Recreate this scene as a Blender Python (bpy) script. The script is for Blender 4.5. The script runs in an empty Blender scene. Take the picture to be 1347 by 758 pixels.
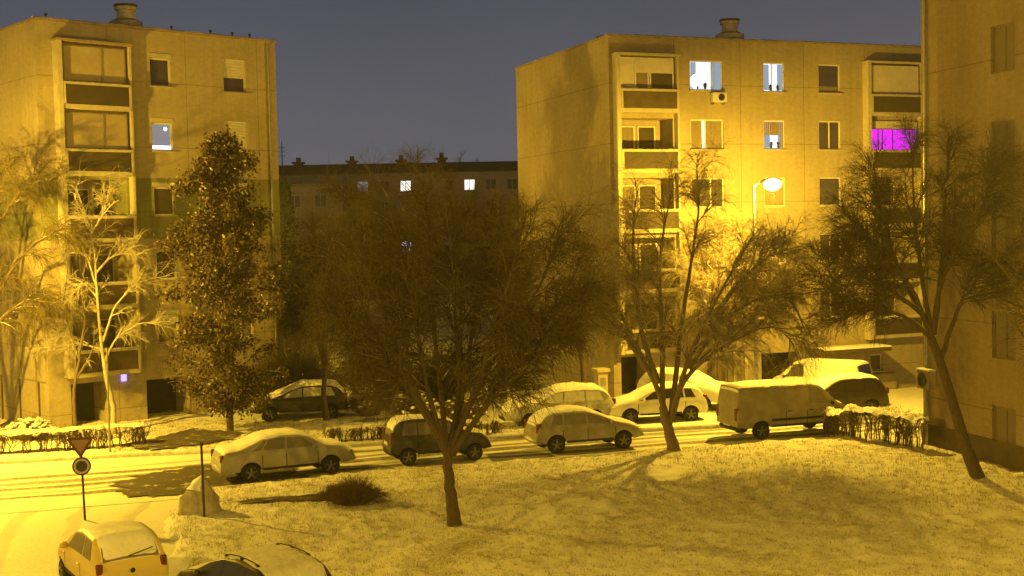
import bpy, math, random
import numpy as np
from mathutils import Vector, Matrix
C = bpy.context.scene.collection
R = math.radians
rng = np.random.default_rng(7)
random.seed(7)
CAM_H = 8.02
HAZE = .0005
# ------------------------------------------------------------------ camera
F_PX, PITCH, ROLL = 1651.6, .0459765, .0213727
cam_d = bpy.data.cameras.new('camera'); cam = bpy.data.objects.new('camera', cam_d); C.objects.link(cam)
cam_d.sensor_width = 36; cam_d.lens = F_PX/1347*36; cam_d.clip_end = 2000; cam_d.clip_start = .1
fw = Vector((0, math.cos(PITCH), -math.sin(PITCH))); up0 = Vector((0, math.sin(PITCH), math.cos(PITCH))); rt0 = Vector((1, 0, 0))
rt = rt0*math.cos(ROLL)-up0*math.sin(ROLL); up = up0*math.cos(ROLL)+rt0*math.sin(ROLL)
m = Matrix((rt, up, -fw)).transposed().to_4x4(); m.translation = (0, 0, CAM_H)
cam.matrix_world = m
bpy.context.scene.camera = cam

def at(px, py, D):
    """world point seen at a photograph pixel, at depth D (metres along +y)"""
    X = px-673.5; Y = py-379
    c, s = math.cos(ROLL), math.sin(ROLL)
    x = c*X-s*Y; y = s*X+c*Y
    cp, sp = math.cos(PITCH), math.sin(PITCH)
    u = -y/F_PX
    d = np.array([x/F_PX, cp+u*sp, u*cp-sp]); t = D/d[1]
    return d*t+np.array([0, 0, CAM_H])

# ------------------------------------------------------------------ helpers
class MB:
    def __init__(s): s.v = []; s.f = []; s.n = 0
    def add(s, V, Fc):
        V = np.asarray(V, float).reshape(-1, 3); s.v.append(V)
        for f in Fc: s.f.append([i+s.n for i in f])
        s.n += len(V)
    def box(s, x0, x1, y0, y1, z0, z1):
        s.add([(x0,y0,z0),(x1,y0,z0),(x1,y1,z0),(x0,y1,z0),(x0,y0,z1),(x1,y0,z1),(x1,y1,z1),(x0,y1,z1)],
              [(0,3,2,1),(4,5,6,7),(0,1,5,4),(1,2,6,5),(2,3,7,6),(3,0,4,7)])
    def quad(s, a, b, c, d): s.add([a, b, c, d], [(0,1,2,3)])
    def tube(s, pts, rad, n=8, cap=True):
        pts = [Vector(p) for p in pts]; k = len(pts)
        if not hasattr(rad, '__len__'): rad = [rad]*k
        V = []
        for i, p in enumerate(pts):
            t = (pts[min(i+1, k-1)]-pts[max(i-1, 0)]).normalized()
            a = t.orthogonal().normalized() if i == 0 else (a-t*a.dot(t)).normalized()
            b = t.cross(a)
            for j in range(n):
                q = 2*math.pi*j/n; V.append(p+(a*math.cos(q)+b*math.sin(q))*rad[i])
        Fc = [(i*n+j, i*n+(j+1)%n, (i+1)*n+(j+1)%n, (i+1)*n+j) for i in range(k-1) for j in range(n)]
        if cap: Fc += [tuple(range(n-1, -1, -1)), tuple(range((k-1)*n, k*n))]
        s.add([tuple(v) for v in V], Fc)
    def lathe(s, prof, n=20, o=(0,0,0), axis='z', cap=True):
        V = []
        for r, h in prof:
            for j in range(n):
                q = 2*math.pi*j/n; a, b = r*math.cos(q), r*math.sin(q)
                V.append({'z': (a, b, h), 'y': (a, h, b), 'x': (h, a, b)}[axis])
        k = len(prof)
        Fc = [(i*n+j, i*n+(j+1)%n, (i+1)*n+(j+1)%n, (i+1)*n+j) for i in range(k-1) for j in range(n)]
        if cap: Fc += [tuple(range(n-1, -1, -1)), tuple(range((k-1)*n, k*n))]
        s.add(np.array(V)+np.array(o), Fc)
    def ball(s, c, sc, nu=10, nv=7, jit=0.):
        V = []; 
        for i in range(nv+1):
            th = math.pi*i/nv
            for j in range(nu):
                q = 2*math.pi*j/nu; k = 1+random.uniform(-jit, jit)
                V.append((c[0]+sc[0]*k*math.sin(th)*math.cos(q), c[1]+sc[1]*k*math.sin(th)*math.sin(q), c[2]+sc[2]*k*math.cos(th)))
        s.add(V, [(i*nu+j, (i+1)*nu+j, (i+1)*nu+(j+1)%nu, i*nu+(j+1)%nu) for i in range(nv) for j in range(nu)])
    def grid(s, G):
        G = np.asarray(G); a, b = G.shape[:2]
        s.add(G.reshape(-1, 3), [(i*b+j, (i+1)*b+j, (i+1)*b+j+1, i*b+j+1) for i in range(a-1) for j in range(b-1)])
    def arr(s): return np.concatenate(s.v) if s.v else np.zeros((0, 3))
    def build(s, name, m, parent=None, smooth=False, bevel=0, xf=None, angle=40):
        V = s.arr()
        if xf is not None: V = V @ np.array(xf.to_3x3()).T + np.array(xf.translation)
        me = bpy.data.meshes.new(name); me.from_pydata(V.tolist(), [], s.f); me.update()
        return finish(me, name, m, parent, smooth, bevel, angle)

def finish(me, name, m, parent, smooth=False, bevel=0, angle=40):
    o = bpy.data.objects.new(name, me); C.objects.link(o); me.materials.append(m)
    if smooth:
        me.polygons.foreach_set('use_smooth', np.ones(len(me.polygons), bool))
        me.set_sharp_from_angle(angle=R(angle))
    if bevel:
        b = o.modifiers.new('bevel', 'BEVEL'); b.width = bevel; b.segments = 2; b.limit_method = 'ANGLE'
    if parent is not None: o.parent = parent
    return o

def fastmesh(name, V, Q, m, parent=None, smooth=False, uv=None):
    """numpy vertices and equal-sized faces"""
    V = np.asarray(V, np.float32); Q = np.asarray(Q, np.int32); k = Q.shape[1]
    me = bpy.data.meshes.new(name)
    me.vertices.add(len(V)); me.vertices.foreach_set('co', V.ravel())
    me.loops.add(Q.size); me.loops.foreach_set('vertex_index', Q.ravel())
    me.polygons.add(len(Q)); me.polygons.foreach_set('loop_start', np.arange(0, Q.size, k, dtype=np.int32))
    me.polygons.foreach_set('loop_total', np.full(len(Q), k, np.int32))
    if smooth: me.polygons.foreach_set('use_smooth', np.ones(len(Q), bool))
    me.update(calc_edges=True); me.validate()
    if uv is not None:
        l = me.uv_layers.new(name='UVMap'); l.data.foreach_set('uv', np.asarray(uv, np.float32)[Q.ravel()].ravel())
    o = bpy.data.objects.new(name, me); C.objects.link(o); me.materials.append(m)
    if parent is not None: o.parent = parent
    return o

def tag(o, label, cat, group=None):
    o['label'] = label; o['category'] = cat
    if group: o['group'] = group
    return o
def thing(name, label, cat, loc=(0,0,0), rz=0, group=None):
    o = bpy.data.objects.new(name, None); C.objects.link(o); o.location = loc; o.rotation_euler.z = rz
    o.empty_display_size = .3
    return tag(o, label, cat, group)
def structure(o): o['kind'] = 'structure'; return o

def vnoise(x, y, cell, seed):
    r = np.random.default_rng(seed); T = r.random((256, 256))
    gx, gy = x/cell, y/cell; ix, iy = np.floor(gx).astype(int), np.floor(gy).astype(int)
    fx, fy = gx-ix, gy-iy; fx = fx*fx*(3-2*fx); fy = fy*fy*(3-2*fy)
    a = T[ix % 256, iy % 256]; b = T[(ix+1) % 256, iy % 256]; c = T[ix % 256, (iy+1) % 256]; d = T[(ix+1) % 256, (iy+1) % 256]
    return (a*(1-fx)+b*fx)*(1-fy)+(c*(1-fx)+d*fx)*fy-.5
def sstep(a, b, x): t = np.clip((x-a)/(b-a), 0, 1); return t*t*(3-2*t)

# ------------------------------------------------------------------ materials
def newmat(name):
    m = bpy.data.materials.new(name); m.use_nodes = True; nt = m.node_tree
    return m, nt, nt.nodes['Principled BSDF']
def N(nt, t, **k):
    n = nt.nodes.new(t)
    for a, b in k.items(): setattr(n, a, b)
    return n
def mat(name, col, rough=.8, var=.25, scale=3., bump=0., bscale=20., metal=0., col2=None, spec=.3, thr=None, stretch=None):
    m, nt, b = newmat(name); L = nt.links
    b.inputs['Roughness'].default_value = rough; b.inputs['Metallic'].default_value = metal
    b.inputs['Specular IOR Level'].default_value = spec
    tc = N(nt, 'ShaderNodeTexCoord'); src = tc.outputs['Object']
    if stretch:
        mp = N(nt, 'ShaderNodeMapping'); mp.inputs['Scale'].default_value = stretch; L.new(src, mp.inputs[0]); src = mp.outputs[0]
    n = N(nt, 'ShaderNodeTexNoise'); n.inputs['Scale'].default_value = scale; n.inputs['Detail'].default_value = 6; n.inputs['Roughness'].default_value = .65
    L.new(src, n.inputs['Vector'])
    r = N(nt, 'ShaderNodeValToRGB'); r.color_ramp.elements[0].position = thr[0] if thr else .3; r.color_ramp.elements[1].position = thr[1] if thr else .7
    c2 = col2 if col2 else tuple(c*(1-var) for c in col)
    r.color_ramp.elements[0].color = (*c2, 1); r.color_ramp.elements[1].color = (*col, 1)
    L.new(n.outputs['Fac'], r.inputs[0]); L.new(r.outputs[0], b.inputs['Base Color'])
    if bump:
        n2 = N(nt, 'ShaderNodeTexNoise'); n2.inputs['Scale'].default_value = bscale; n2.inputs['Detail'].default_value = 5
        L.new(src, n2.inputs['Vector'])
        bp = N(nt, 'ShaderNodeBump'); bp.inputs['Strength'].default_value = bump; bp.inputs['Distance'].default_value = .05
        L.new(n2.outputs['Fac'], bp.inputs['Height']); L.new(bp.outputs[0], b.inputs['Normal'])
    return m
def snowy_top(m, lo=.45, hi=.8):
    nt = m.node_tree; L = nt.links; b = nt.nodes['Principled BSDF']; src = b.inputs['Base Color'].links[0].from_socket
    ge = N(nt, 'ShaderNodeNewGeometry'); sx = N(nt, 'ShaderNodeSeparateXYZ'); L.new(ge.outputs['Normal'], sx.inputs[0])
    tc = N(nt, 'ShaderNodeTexCoord'); n = N(nt, 'ShaderNodeTexNoise'); n.inputs['Scale'].default_value = 3.; n.inputs['Detail'].default_value = 4; L.new(tc.outputs['Object'], n.inputs['Vector'])
    a = N(nt, 'ShaderNodeMath', operation='MULTIPLY_ADD'); a.inputs[1].default_value = 1.2; L.new(n.outputs['Fac'], a.inputs[0]); L.new(sx.outputs[2], a.inputs[2])
    r = N(nt, 'ShaderNodeMapRange'); r.inputs[1].default_value = lo+.6; r.inputs[2].default_value = hi+.6; L.new(a.outputs[0], r.inputs[0])
    mx = N(nt, 'ShaderNodeMixRGB'); mx.inputs[2].default_value = (.72,.72,.72,1); L.new(r.outputs[0], mx.inputs[0]); L.new(src, mx.inputs[1]); L.new(mx.outputs[0], b.inputs['Base Color'])
def emit(name, col, s, stripes=None):
    m, nt, b = newmat(name); nt.nodes.remove(b)
    e = N(nt, 'ShaderNodeEmission'); e.inputs[0].default_value = (*col, 1); e.inputs[1].default_value = s
    if stripes:
        tc = N(nt, 'ShaderNodeTexCoord'); w = N(nt, 'ShaderNodeTexWave'); w.bands_direction = 'X'
        w.inputs['Scale'].default_value = stripes; w.inputs['Distortion'].default_value = 2.5; w.inputs['Detail'].default_value = 3
        nt.links.new(tc.outputs['Object'], w.inputs[0])
        r = N(nt, 'ShaderNodeMapRange'); r.inputs[3].default_value = s*.5; r.inputs[4].default_value = s*1.15
        nt.links.new(w.outputs['Fac'], r.inputs[0]); nt.links.new(r.outputs[0], e.inputs[1])
    nt.links.new(e.outputs[0], nt.nodes['Material Output'].inputs[0])
    return m

M = {}
M['snow'] = mat('fresh_snow', (.82,.82,.83), .75, .12, 4, .35, 14)
M['snow_car'] = mat('snow_on_car', (.82,.82,.83), .75, .18, 3, .4, 9)
M['snow_grey'] = mat('thin_wet_snow', (.5,.49,.46), .7, .5, 7, .4, 25, col2=(.16,.15,.14), thr=(.3,.5))
M['snow_thin'] = mat('thin_snow', (.70,.69,.66), .8, .35, 6, .4, 25)
M['grass'] = mat('winter_grass', (.52,.46,.32), .9, .5, 6., col2=(.14,.11,.055))
M['asphalt_wet'] = mat('wet_asphalt', (.085,.075,.06), .5, .5, 2.2, .4, 40, spec=.4, col2=(.6,.59,.56), thr=(.33,.43))
M['kerb'] = mat('kerb_concrete', (.36,.35,.32), .85, .4, 4, .2, 30, col2=(.7,.7,.68))
M['bark'] = mat('dark_bark', (.13,.095,.06), .95, .55, 9, .6, 30, stretch=(3,3,.6))
M['twig'] = mat('brown_twigs', (.13,.102,.052), .95, .4, 2)
M['twig_snow'] = mat('snow_coated_twigs', (.5,.44,.32), .9, .4, 3, col2=(.16,.115,.06), thr=(.38,.6))
M['bark2'] = mat('grey_bark', (.20,.16,.11), .95, .5, 9, .6, 30, stretch=(3,3,.6))
M['twig_back'] = mat('distant_twigs', (.105,.082,.043), .95, .4, 2)
M['bark_pale'] = mat('pale_birch_bark', (.42,.38,.31), .8, .5, 7, .3, 30, col2=(.25,.21,.16), thr=(.28,.45))
M['leaf'] = mat('withered_leaves', (.13,.092,.045), .8, .6, 1.3, col2=(.045,.035,.018))
M['leaf_pale'] = mat('snow_dusted_leaves', (.42,.38,.27), .8, .5, 3)
M['evergreen'] = mat('evergreen_needles', (.035,.05,.025), .9, .4, 3)
M['shrub'] = mat('shrub_twigs', (.17,.115,.055), .95, .5, 4)
M['rock'] = mat('pale_rock', (.46,.42,.34), .9, .45, 3, .6, 9)
M['metal_dark'] = mat('dark_metal', (.05,.045,.045), .5, .3, 6)
M['metal_grey'] = mat('galvanised_metal', (.32,.32,.32), .45, .3, 8, metal=.6)
M['white_frame'] = mat('white_frame', (.62,.60,.54), .6, .2, 6)
M['glass'] = mat('dark_glass', (.075,.062,.045), .14, .4, .8, spec=.5)
M['shutter'] = mat('roller_shutter', (.56,.52,.42), .7, .2, 2, .0)
M['curtain'] = mat('drawn_curtain', (.22,.175,.12), .85, .3, 2, stretch=(6,6,.3))
M['trim'] = mat('concrete_trim', (.47,.42,.31), .85, .25, 3, .2, 20)
M['panel'] = mat('dark_parapet_panel', (.062,.047,.03), .75, .35, 2, .1, 15)
M['panel2'] = mat('faded_brown_panel', (.10,.073,.044), .75, .45, 2.5, .1, 15)
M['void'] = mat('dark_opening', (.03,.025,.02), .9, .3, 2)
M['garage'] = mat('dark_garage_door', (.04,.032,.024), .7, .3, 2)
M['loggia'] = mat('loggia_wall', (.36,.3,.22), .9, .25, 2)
M['roofing'] = mat('roof_edge_flashing', (.34,.26,.18), .8, .4, 3)
M['vent'] = mat('roof_vent_concrete', (.6,.55,.46), .85, .5, 4, .2, 20)
M['plinth'] = mat('dark_plinth', (.10,.075,.05), .9, .35, 2, .2, 20)
M['window_grey'] = mat('grey_blinds', (.20,.16,.12), .8, .25, 1)
M['tyre'] = mat('tyre_rubber', (.02,.02,.02), .85, .3, 6)
M['rim'] = mat('wheel_rim', (.20,.19,.17), .5, .35, 8, metal=.5)
M['red_glass'] = mat('red_lamp_glass', (.14,.028,.018), .25, .2, 8, spec=.5)
M['clear_glass'] = mat('clear_lamp_glass', (.6,.6,.58), .2, .2, 8, spec=.5)
M['plate'] = mat('number_plate', (.6,.6,.56), .5, .1, 20)
M['black_plastic'] = mat('black_plastic', (.022,.021,.02), .6, .3, 8)
M['frost_glass'] = mat('frosted_glass', (.21,.19,.155), .6, .3, 3, .2, 20)
M['snowy_glass'] = mat('snow_stuck_glass', (.6,.6,.58), .8, .4, 5, .3, 15)
M['car_glass'] = mat('car_glass', (.03,.03,.028), .28, .3, 2, spec=.6)
M['lit_white'] = emit('lit_room_white', (.80,.90,1.), 1.25, 22)
M['lit_bright'] = emit('lit_room_bright', (.9,.97,1.), 1.9)
M['lit_dim'] = emit('lit_room_dim', (.62,.60,.62), .42, 9)
M['lit_blue'] = emit('lit_room_bluish', (.36,.44,.52), .75, 26)
M['lit_warm'] = emit('lit_room_warm', (.85,.62,.45), .7)
M['lit_far'] = emit('lit_far_window', (1.,.93,.86), 1.3)
M['lit_far_blue'] = emit('lit_far_blue', (.4,.55,.95), 5.)
M['net_curtain'] = emit('backlit_net_curtain', (.55,.68,.85), .55, 30)
M['magenta'] = emit('magenta_glow', (.85,.0,1.), 1.5, 7)
M['led'] = emit('blue_led', (.30,.22,1.), 2.5)
M['sodium'] = emit('sodium_lens', (1.,.72,.2), 8.0)
for k_ in ('bark', 'bark2'): snowy_top(M[k_])
def paint(name, col, frost=.35, rough=.45):
    return mat(name, col, rough, 0, 2.2, .05, 30, col2=tuple(c+(.6-c)*frost for c in col), spec=.4, thr=(.34,.58))

# wall colours (object z = height): list of (z, colour) steps
def wallmat(name, base, bands=(), joints=None):
    m, nt, b = newmat(name); L = nt.links
    b.inputs['Roughness'].default_value = .9; b.inputs['Specular IOR Level'].default_value = .15
    tc = N(nt, 'ShaderNodeTexCoord'); sx = N(nt, 'ShaderNodeSeparateXYZ'); L.new(tc.outputs['Object'], sx.inputs[0])
    col = N(nt, 'ShaderNodeRGB'); col.outputs[0].default_value = (*base, 1); out = col.outputs[0]
    for z0, z1, c in bands:
        a = N(nt, 'ShaderNodeMath', operation='GREATER_THAN'); a.inputs[1].default_value = z0; L.new(sx.outputs[2], a.inputs[0])
        d = N(nt, 'ShaderNodeMath', operation='LESS_THAN'); d.inputs[1].default_value = z1; L.new(sx.outputs[2], d.inputs[0])
        e = N(nt, 'ShaderNodeMath', operation='MULTIPLY'); L.new(a.outputs[0], e.inputs[0]); L.new(d.outputs[0], e.inputs[1])
        mx = N(nt, 'ShaderNodeMixRGB'); mx.inputs[2].default_value = (*c, 1); L.new(e.outputs[0], mx.inputs[0]); L.new(out, mx.inputs[1]); out = mx.outputs[0]
    # weathering: big soft stains, vertical run marks, fine grain
    for sc, st, lo in ((.35, (1,1,1), .84), (1.6, (2.6,2.6,.16), .89), (3.5, (1,1,1.6), .86), (17., (1,1,1), .84)):
        mp = N(nt, 'ShaderNodeMapping'); mp.inputs['Scale'].default_value = st; L.new(tc.outputs['Object'], mp.inputs[0])
        n = N(nt, 'ShaderNodeTexNoise'); n.inputs['Scale'].default_value = sc; n.inputs['Detail'].default_value = 5; L.new(mp.outputs[0], n.inputs['Vector'])
        r = N(nt, 'ShaderNodeMapRange'); r.inputs[1].default_value = .32; r.inputs[2].default_value = .62; r.inputs[3].default_value = lo; r.inputs[4].default_value = 1.
        L.new(n.outputs['Fac'], r.inputs[0])
        mu = N(nt, 'ShaderNodeMixRGB', blend_type='MULTIPLY'); mu.inputs[0].default_value = 1; L.new(out, mu.inputs[1]); L.new(r.outputs[0], mu.inputs[2]); out = mu.outputs[0]
    # panel joints: thin lines at storey height and along the facade
    if joints:
        for axis, per, off in joints:
            a = N(nt, 'ShaderNodeMath', operation='ADD'); a.inputs[1].default_value = off; L.new(sx.outputs[axis], a.inputs[0])
            md = N(nt, 'ShaderNodeMath', operation='PINGPONG'); md.inputs[1].default_value = per/2; L.new(a.outputs[0], md.inputs[0])
            lt = N(nt, 'ShaderNodeMath', operation='LESS_THAN'); lt.inputs[1].default_value = .022; L.new(md.outputs[0], lt.inputs[0])
            ml = N(nt, 'ShaderNodeMath', operation='MULTIPLY'); ml.inputs[1].default_value = .5; L.new(lt.outputs[0], ml.inputs[0])
            mx = N(nt, 'ShaderNodeMixRGB', blend_type='MULTIPLY'); mx.inputs[2].default_value = (.35,.33,.3,1); L.new(ml.outputs[0], mx.inputs[0]); L.new(out, mx.inputs[1]); out = mx.outputs[0]
    L.new(out, b.inputs['Base Color'])
    n2 = N(nt, 'ShaderNodeTexNoise'); n2.inputs['Scale'].default_value = 14; n2.inputs['Detail'].default_value = 6; L.new(tc.outputs['Object'], n2.inputs['Vector'])
    bp = N(nt, 'ShaderNodeBump'); bp.inputs['Strength'].default_value = .25; bp.inputs['Distance'].default_value = .03
    L.new(n2.outputs['Fac'], bp.inputs['Height']); L.new(bp.outputs[0], b.inputs['Normal'])
    return m
M['wall_left'] = wallmat('left_block_render', (.43,.365,.25), [(8.0,10.62,(.24,.24,.115))], [(2,2.8,2.05),(0,3.6,.55)])
M['wall_right'] = wallmat('right_block_render', (.40,.34,.235), [(-3,2.0,(.38,.33,.24))], [(2,2.8,2.05),(0,3.6,.2)])
M['wall_near'] = wallmat('near_block_render', (.31,.24,.155), [(-3,.95,(.10,.075,.05))], [(2,2.8,.9)])
M['wall_far'] = wallmat('far_block_render', (.42,.33,.25), [(13.,17.,(.5,.42,.32))], [(2,2.8,1.)])  # top storey paler: the light falling on it is put into the colour

# ------------------------------------------------------------------ ground
NEAR = np.array([(-60,28),(-40,32),(-20,36),(-14,37.6),(-9.5,39.1),(-6,40.6),(-2.5,41.9),(2.5,43.4),(6,44.5),(10.5,45.7),(16,47.2),(30,51),(60,60)])
FAR = np.array([(-60,35),(-40,40),(-18.5,44.9),(-13,46.),(-6,47.),(0,48.2),(6,49.2),(12,50.4),(20,52.2),(30,55),(60,64)])
SIDE = np.array([(-60,2.5),(0,0),(10,-2),(22,-5.2),(27.5,-7.6),(33.5,-9.6),(36,-10.2),(39,-10.2)])  # x of the side road's right edge, by y
yn = lambda x: np.interp(x, NEAR[:,0], NEAR[:,1]); yf = lambda x: np.interp(x, FAR[:,0], FAR[:,1])
xs_ = lambda y: np.interp(y, SIDE[:,0], SIDE[:,1])
def masks(x, y):
    wob = vnoise(x, y, 1.3, 3)*.5+vnoise(x, y, .35, 4)*.25
    lawn = sstep(0, .35, yn(x)-y+wob)*sstep(0, .5, x-xs_(y)+wob)
    park = sstep(0, .4, y-yf(x)+wob*.6)*sstep(-1., 1., x-1.5+wob)
    strip = sstep(0, .35, y-yf(x)+wob*.6)*(1-sstep(-1., 1., x-1.5+wob))
    return lawn, park, strip
def slope(x, y): return -.6*sstep(9, 18, x)*sstep(50, 58, y)
def gz(x, y, fine=True):
    x = np.asarray(x, float); y = np.asarray(y, float)
    lawn, park, strip = masks(x, y)
    big = vnoise(x, y, 6, 1)*.28+vnoise(x, y, 2.2, 2)*.12
    z = -.07+lawn*(.14+big*.6+.15)+strip*(.2+big*.35)+park*.13
    if fine:
        z = z+(lawn+strip*.8)*(vnoise(x, y, .6, 5)*.06+vnoise(x, y, .26, 6)*.075)+park*vnoise(x, y, .8, 8)*.03
    return z+slope(x, y)
def axis(lo, a, b, hi, step):
    g = [lo]; 
    left = a-np.geomspace(.3, a-lo, 26)[::-1]; right = b+np.geomspace(.3, hi-b, 26)
    return np.concatenate([left, np.arange(a, b, step), [b], right])
gx = axis(-260, -26, 20, 260, .13); gy = axis(-80, 23, 62, 340, .13)
GX, GY = np.meshgrid(gx, gy, indexing='ij')
GZ = gz(GX, GY)
V = np.stack([GX, GY, GZ], -1).reshape(-1, 3); a, b = GX.shape
i, j = np.meshgrid(np.arange(a-1), np.arange(b-1), indexing='ij'); i = i.ravel(); j = j.ravel()
Q = np.stack([i*b+j, (i+1)*b+j, (i+1)*b+j+1, i*b+j+1], 1)
def ground_mat():
    m, nt, bs = newmat('snowy_grass'); L = nt.links
    bs.inputs['Roughness'].default_value = .85; bs.inputs['Specular IOR Level'].default_value = .2
    at_ = N(nt, 'ShaderNodeAttribute', attribute_name='lawn')
    tc = N(nt, 'ShaderNodeTexCoord')
    def noise(sc, det=6, ro=.65):
        n = N(nt, 'ShaderNodeTexNoise'); n.inputs['Scale'].default_value = sc; n.inputs['Detail'].default_value = det; n.inputs['Roughness'].default_value = ro
        L.new(tc.outputs['Object'], n.inputs['Vector']); return n.outputs['Fac']
    n1, n2, n3 = noise(7., 8, .8), noise(.28, 3), noise(1.1, 4)
    ad = N(nt, 'ShaderNodeMath', operation='MULTIPLY_ADD'); ad.inputs[1].default_value = .85; L.new(n2, ad.inputs[0]); L.new(n1, ad.inputs[2])
    ad2 = N(nt, 'ShaderNodeMath', operation='MULTIPLY_ADD'); ad2.inputs[1].default_value = .3; L.new(n3, ad2.inputs[0]); L.new(ad.outputs[0], ad2.inputs[2])
    r = N(nt, 'ShaderNodeMapRange'); r.inputs[1].default_value = .81; r.inputs[2].default_value = 1.06; r.inputs[3].default_value = .75; r.inputs[4].default_value = 0; L.new(ad2.outputs[0], r.inputs[0])
    gm = N(nt, 'ShaderNodeMath', operation='MULTIPLY'); L.new(r.outputs[0], gm.inputs[0]); L.new(at_.outputs['Fac'], gm.inputs[1])
    gcol = N(nt, 'ShaderNodeValToRGB'); gcol.color_ramp.elements[0].color = (.16,.125,.06,1); gcol.color_ramp.elements[1].color = (.42,.36,.22,1); L.new(n1, gcol.inputs[0])
    scol = N(nt, 'ShaderNodeValToRGB'); scol.color_ramp.elements[0].color = (.66,.65,.62,1); scol.color_ramp.elements[1].color = (.82,.82,.83,1); L.new(n3, scol.inputs[0])
    mx = N(nt, 'ShaderNodeMixRGB'); L.new(gm.outputs[0], mx.inputs[0]); L.new(scol.outputs[0], mx.inputs[1]); L.new(gcol.outputs[0], mx.inputs[2])
    L.new(mx.outputs[0], bs.inputs['Base Color'])
    nb = noise(12, 6, .7); bp = N(nt, 'ShaderNodeBump'); bp.inputs['Strength'].default_value = .55; bp.inputs['Distance'].default_value = .06
    L.new(nb, bp.inputs['Height']); L.new(bp.outputs[0], bs.inputs['Normal'])
    return m
ground = structure(fastmesh('ground', V, Q, ground_mat(), smooth=True))
lw, pk, st = masks(GX, GY)
atr = ground.data.attributes.new('lawn', 'FLOAT', 'POINT'); atr.data.foreach_set('value', np.clip(lw+st*.75, 0, 1).ravel().astype(np.float32))

# road sheet with tyre tracks (uv: x along, y across)
def road_mat(name, tracks, dark=.75):
    m, nt, bs = newmat(name); L = nt.links
    bs.inputs['Roughness'].default_value = .6; bs.inputs['Specular IOR Level'].default_value = .35
    uv = N(nt, 'ShaderNodeUVMap'); sx = N(nt, 'ShaderNodeSeparateXYZ'); L.new(uv.outputs[0], sx.inputs[0])
    tc = N(nt, 'ShaderNodeTexCoord')
    mp = N(nt, 'ShaderNodeMapping'); mp.inputs['Scale'].default_value = (.25, 1.5, 1); L.new(uv.outputs[0], mp.inputs[0])
    n = N(nt, 'ShaderNodeTexNoise'); n.inputs['Scale'].default_value = 1.; n.inputs['Detail'].default_value = 5; L.new(mp.outputs[0], n.inputs['Vector'])
    n2 = N(nt, 'ShaderNodeTexNoise'); n2.inputs['Scale'].default_value = 5; n2.inputs['Detail'].default_value = 7; n2.inputs['Roughness'].default_value = .7; L.new(tc.outputs['Object'], n2.inputs['Vector'])
    wv = N(nt, 'ShaderNodeMath', operation='MULTIPLY_ADD'); wv.inputs[1].default_value = .9; L.new(n.outputs['Fac'], wv.inputs[0]); L.new(sx.outputs[1], wv.inputs[2])
    tot = None
    for t, w, k in tracks:
        a = N(nt, 'ShaderNodeMath', operation='SUBTRACT'); a.inputs[1].default_value = t+.45; L.new(wv.outputs[0], a.inputs[0])
        ab = N(nt, 'ShaderNodeMath', operation='ABSOLUTE'); L.new(a.outputs[0], ab.inputs[0])
        r = N(nt, 'ShaderNodeMapRange', interpolation_type='SMOOTHSTEP'); r.inputs[1].default_value = w*.45; r.inputs[2].default_value = w; r.inputs[3].default_value = k; r.inputs[4].default_value = 0; L.new(ab.outputs[0], r.inputs[0])
        if tot is None: tot = r.outputs[0]
        else:
            mxm = N(nt, 'ShaderNodeMath', operation='MAXIMUM'); L.new(tot, mxm.inputs[0]); L.new(r.outputs[0], mxm.inputs[1]); tot = mxm.outputs[0]
    br = N(nt, 'ShaderNodeMapRange'); br.inputs[1].default_value = .35; br.inputs[2].default_value = .6; br.inputs[3].default_value = .6; br.inputs[4].default_value = 1; L.new(n2.outputs['Fac'], br.inputs[0])
    mu = N(nt, 'ShaderNodeMath', operation='MULTIPLY'); L.new(tot, mu.inputs[0]); L.new(br.outputs[0], mu.inputs[1])
    mu2 = N(nt, 'ShaderNodeMath', operation='MULTIPLY'); mu2.inputs[1].default_value = dark; L.new(mu.outputs[0], mu2.inputs[0])
    sc = N(nt, 'ShaderNodeValToRGB'); sc.color_ramp.elements[0].color = (.62,.61,.58,1); sc.color_ramp.elements[1].color = (.8,.8,.8,1); L.new(n2.outputs['Fac'], sc.inputs[0])
    mx = N(nt, 'ShaderNodeMixRGB'); mx.inputs[2].default_value = (.10,.09,.075,1); L.new(mu2.outputs[0], mx.inputs[0]); L.new(sc.outputs[0], mx.inputs[1]); L.new(mx.outputs[0], bs.inputs['Base Color'])
    bp = N(nt, 'ShaderNodeBump'); bp.inputs['Strength'].default_value = .5; bp.inputs['Distance'].default_value = .05
    sb = N(nt, 'ShaderNodeMath', operation='SUBTRACT'); L.new(n2.outputs['Fac'], sb.inputs[0]); L.new(mu2.outputs[0], sb.inputs[1]); L.new(sb.outputs[0], bp.inputs['Height']); L.new(bp.outputs[0], bs.inputs['Normal'])
    return m
def sheet(name, A, B, z, m, nt_=24):
    A = np.asarray(A, float); B = np.asarray(B, float); t = np.linspace(0, 1, nt_)
    G = A[:,None,:]*(1-t[None,:,None])+B[:,None,:]*t[None,:,None]
    k, q = G.shape[:2]
    d = np.r_[0, np.cumsum(np.linalg.norm(np.diff((A+B)/2, axis=0), axis=1))]
    w = np.linalg.norm(B-A, axis=1)
    uv = np.stack([np.broadcast_to(d[:,None], (k, q)), w[:,None]*t[None,:]], -1).reshape(-1, 2)
    zz = z+vnoise(G[...,0], G[...,1], 1.1, 31)*.03+slope(G[...,0], G[...,1])
    V = np.concatenate([G, zz[...,None]], -1).reshape(-1, 3)
    i, j = np.meshgrid(np.arange(k-1), np.arange(q-1), indexing='ij'); i = i.ravel(); j = j.ravel()
    return structure(fastmesh(name, V, np.stack([i*q+j, (i+1)*q+j, (i+1)*q+j+1, i*q+j+1], 1), m, smooth=True, uv=uv))
X = np.arange(-60, 60.1, .5)
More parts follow.
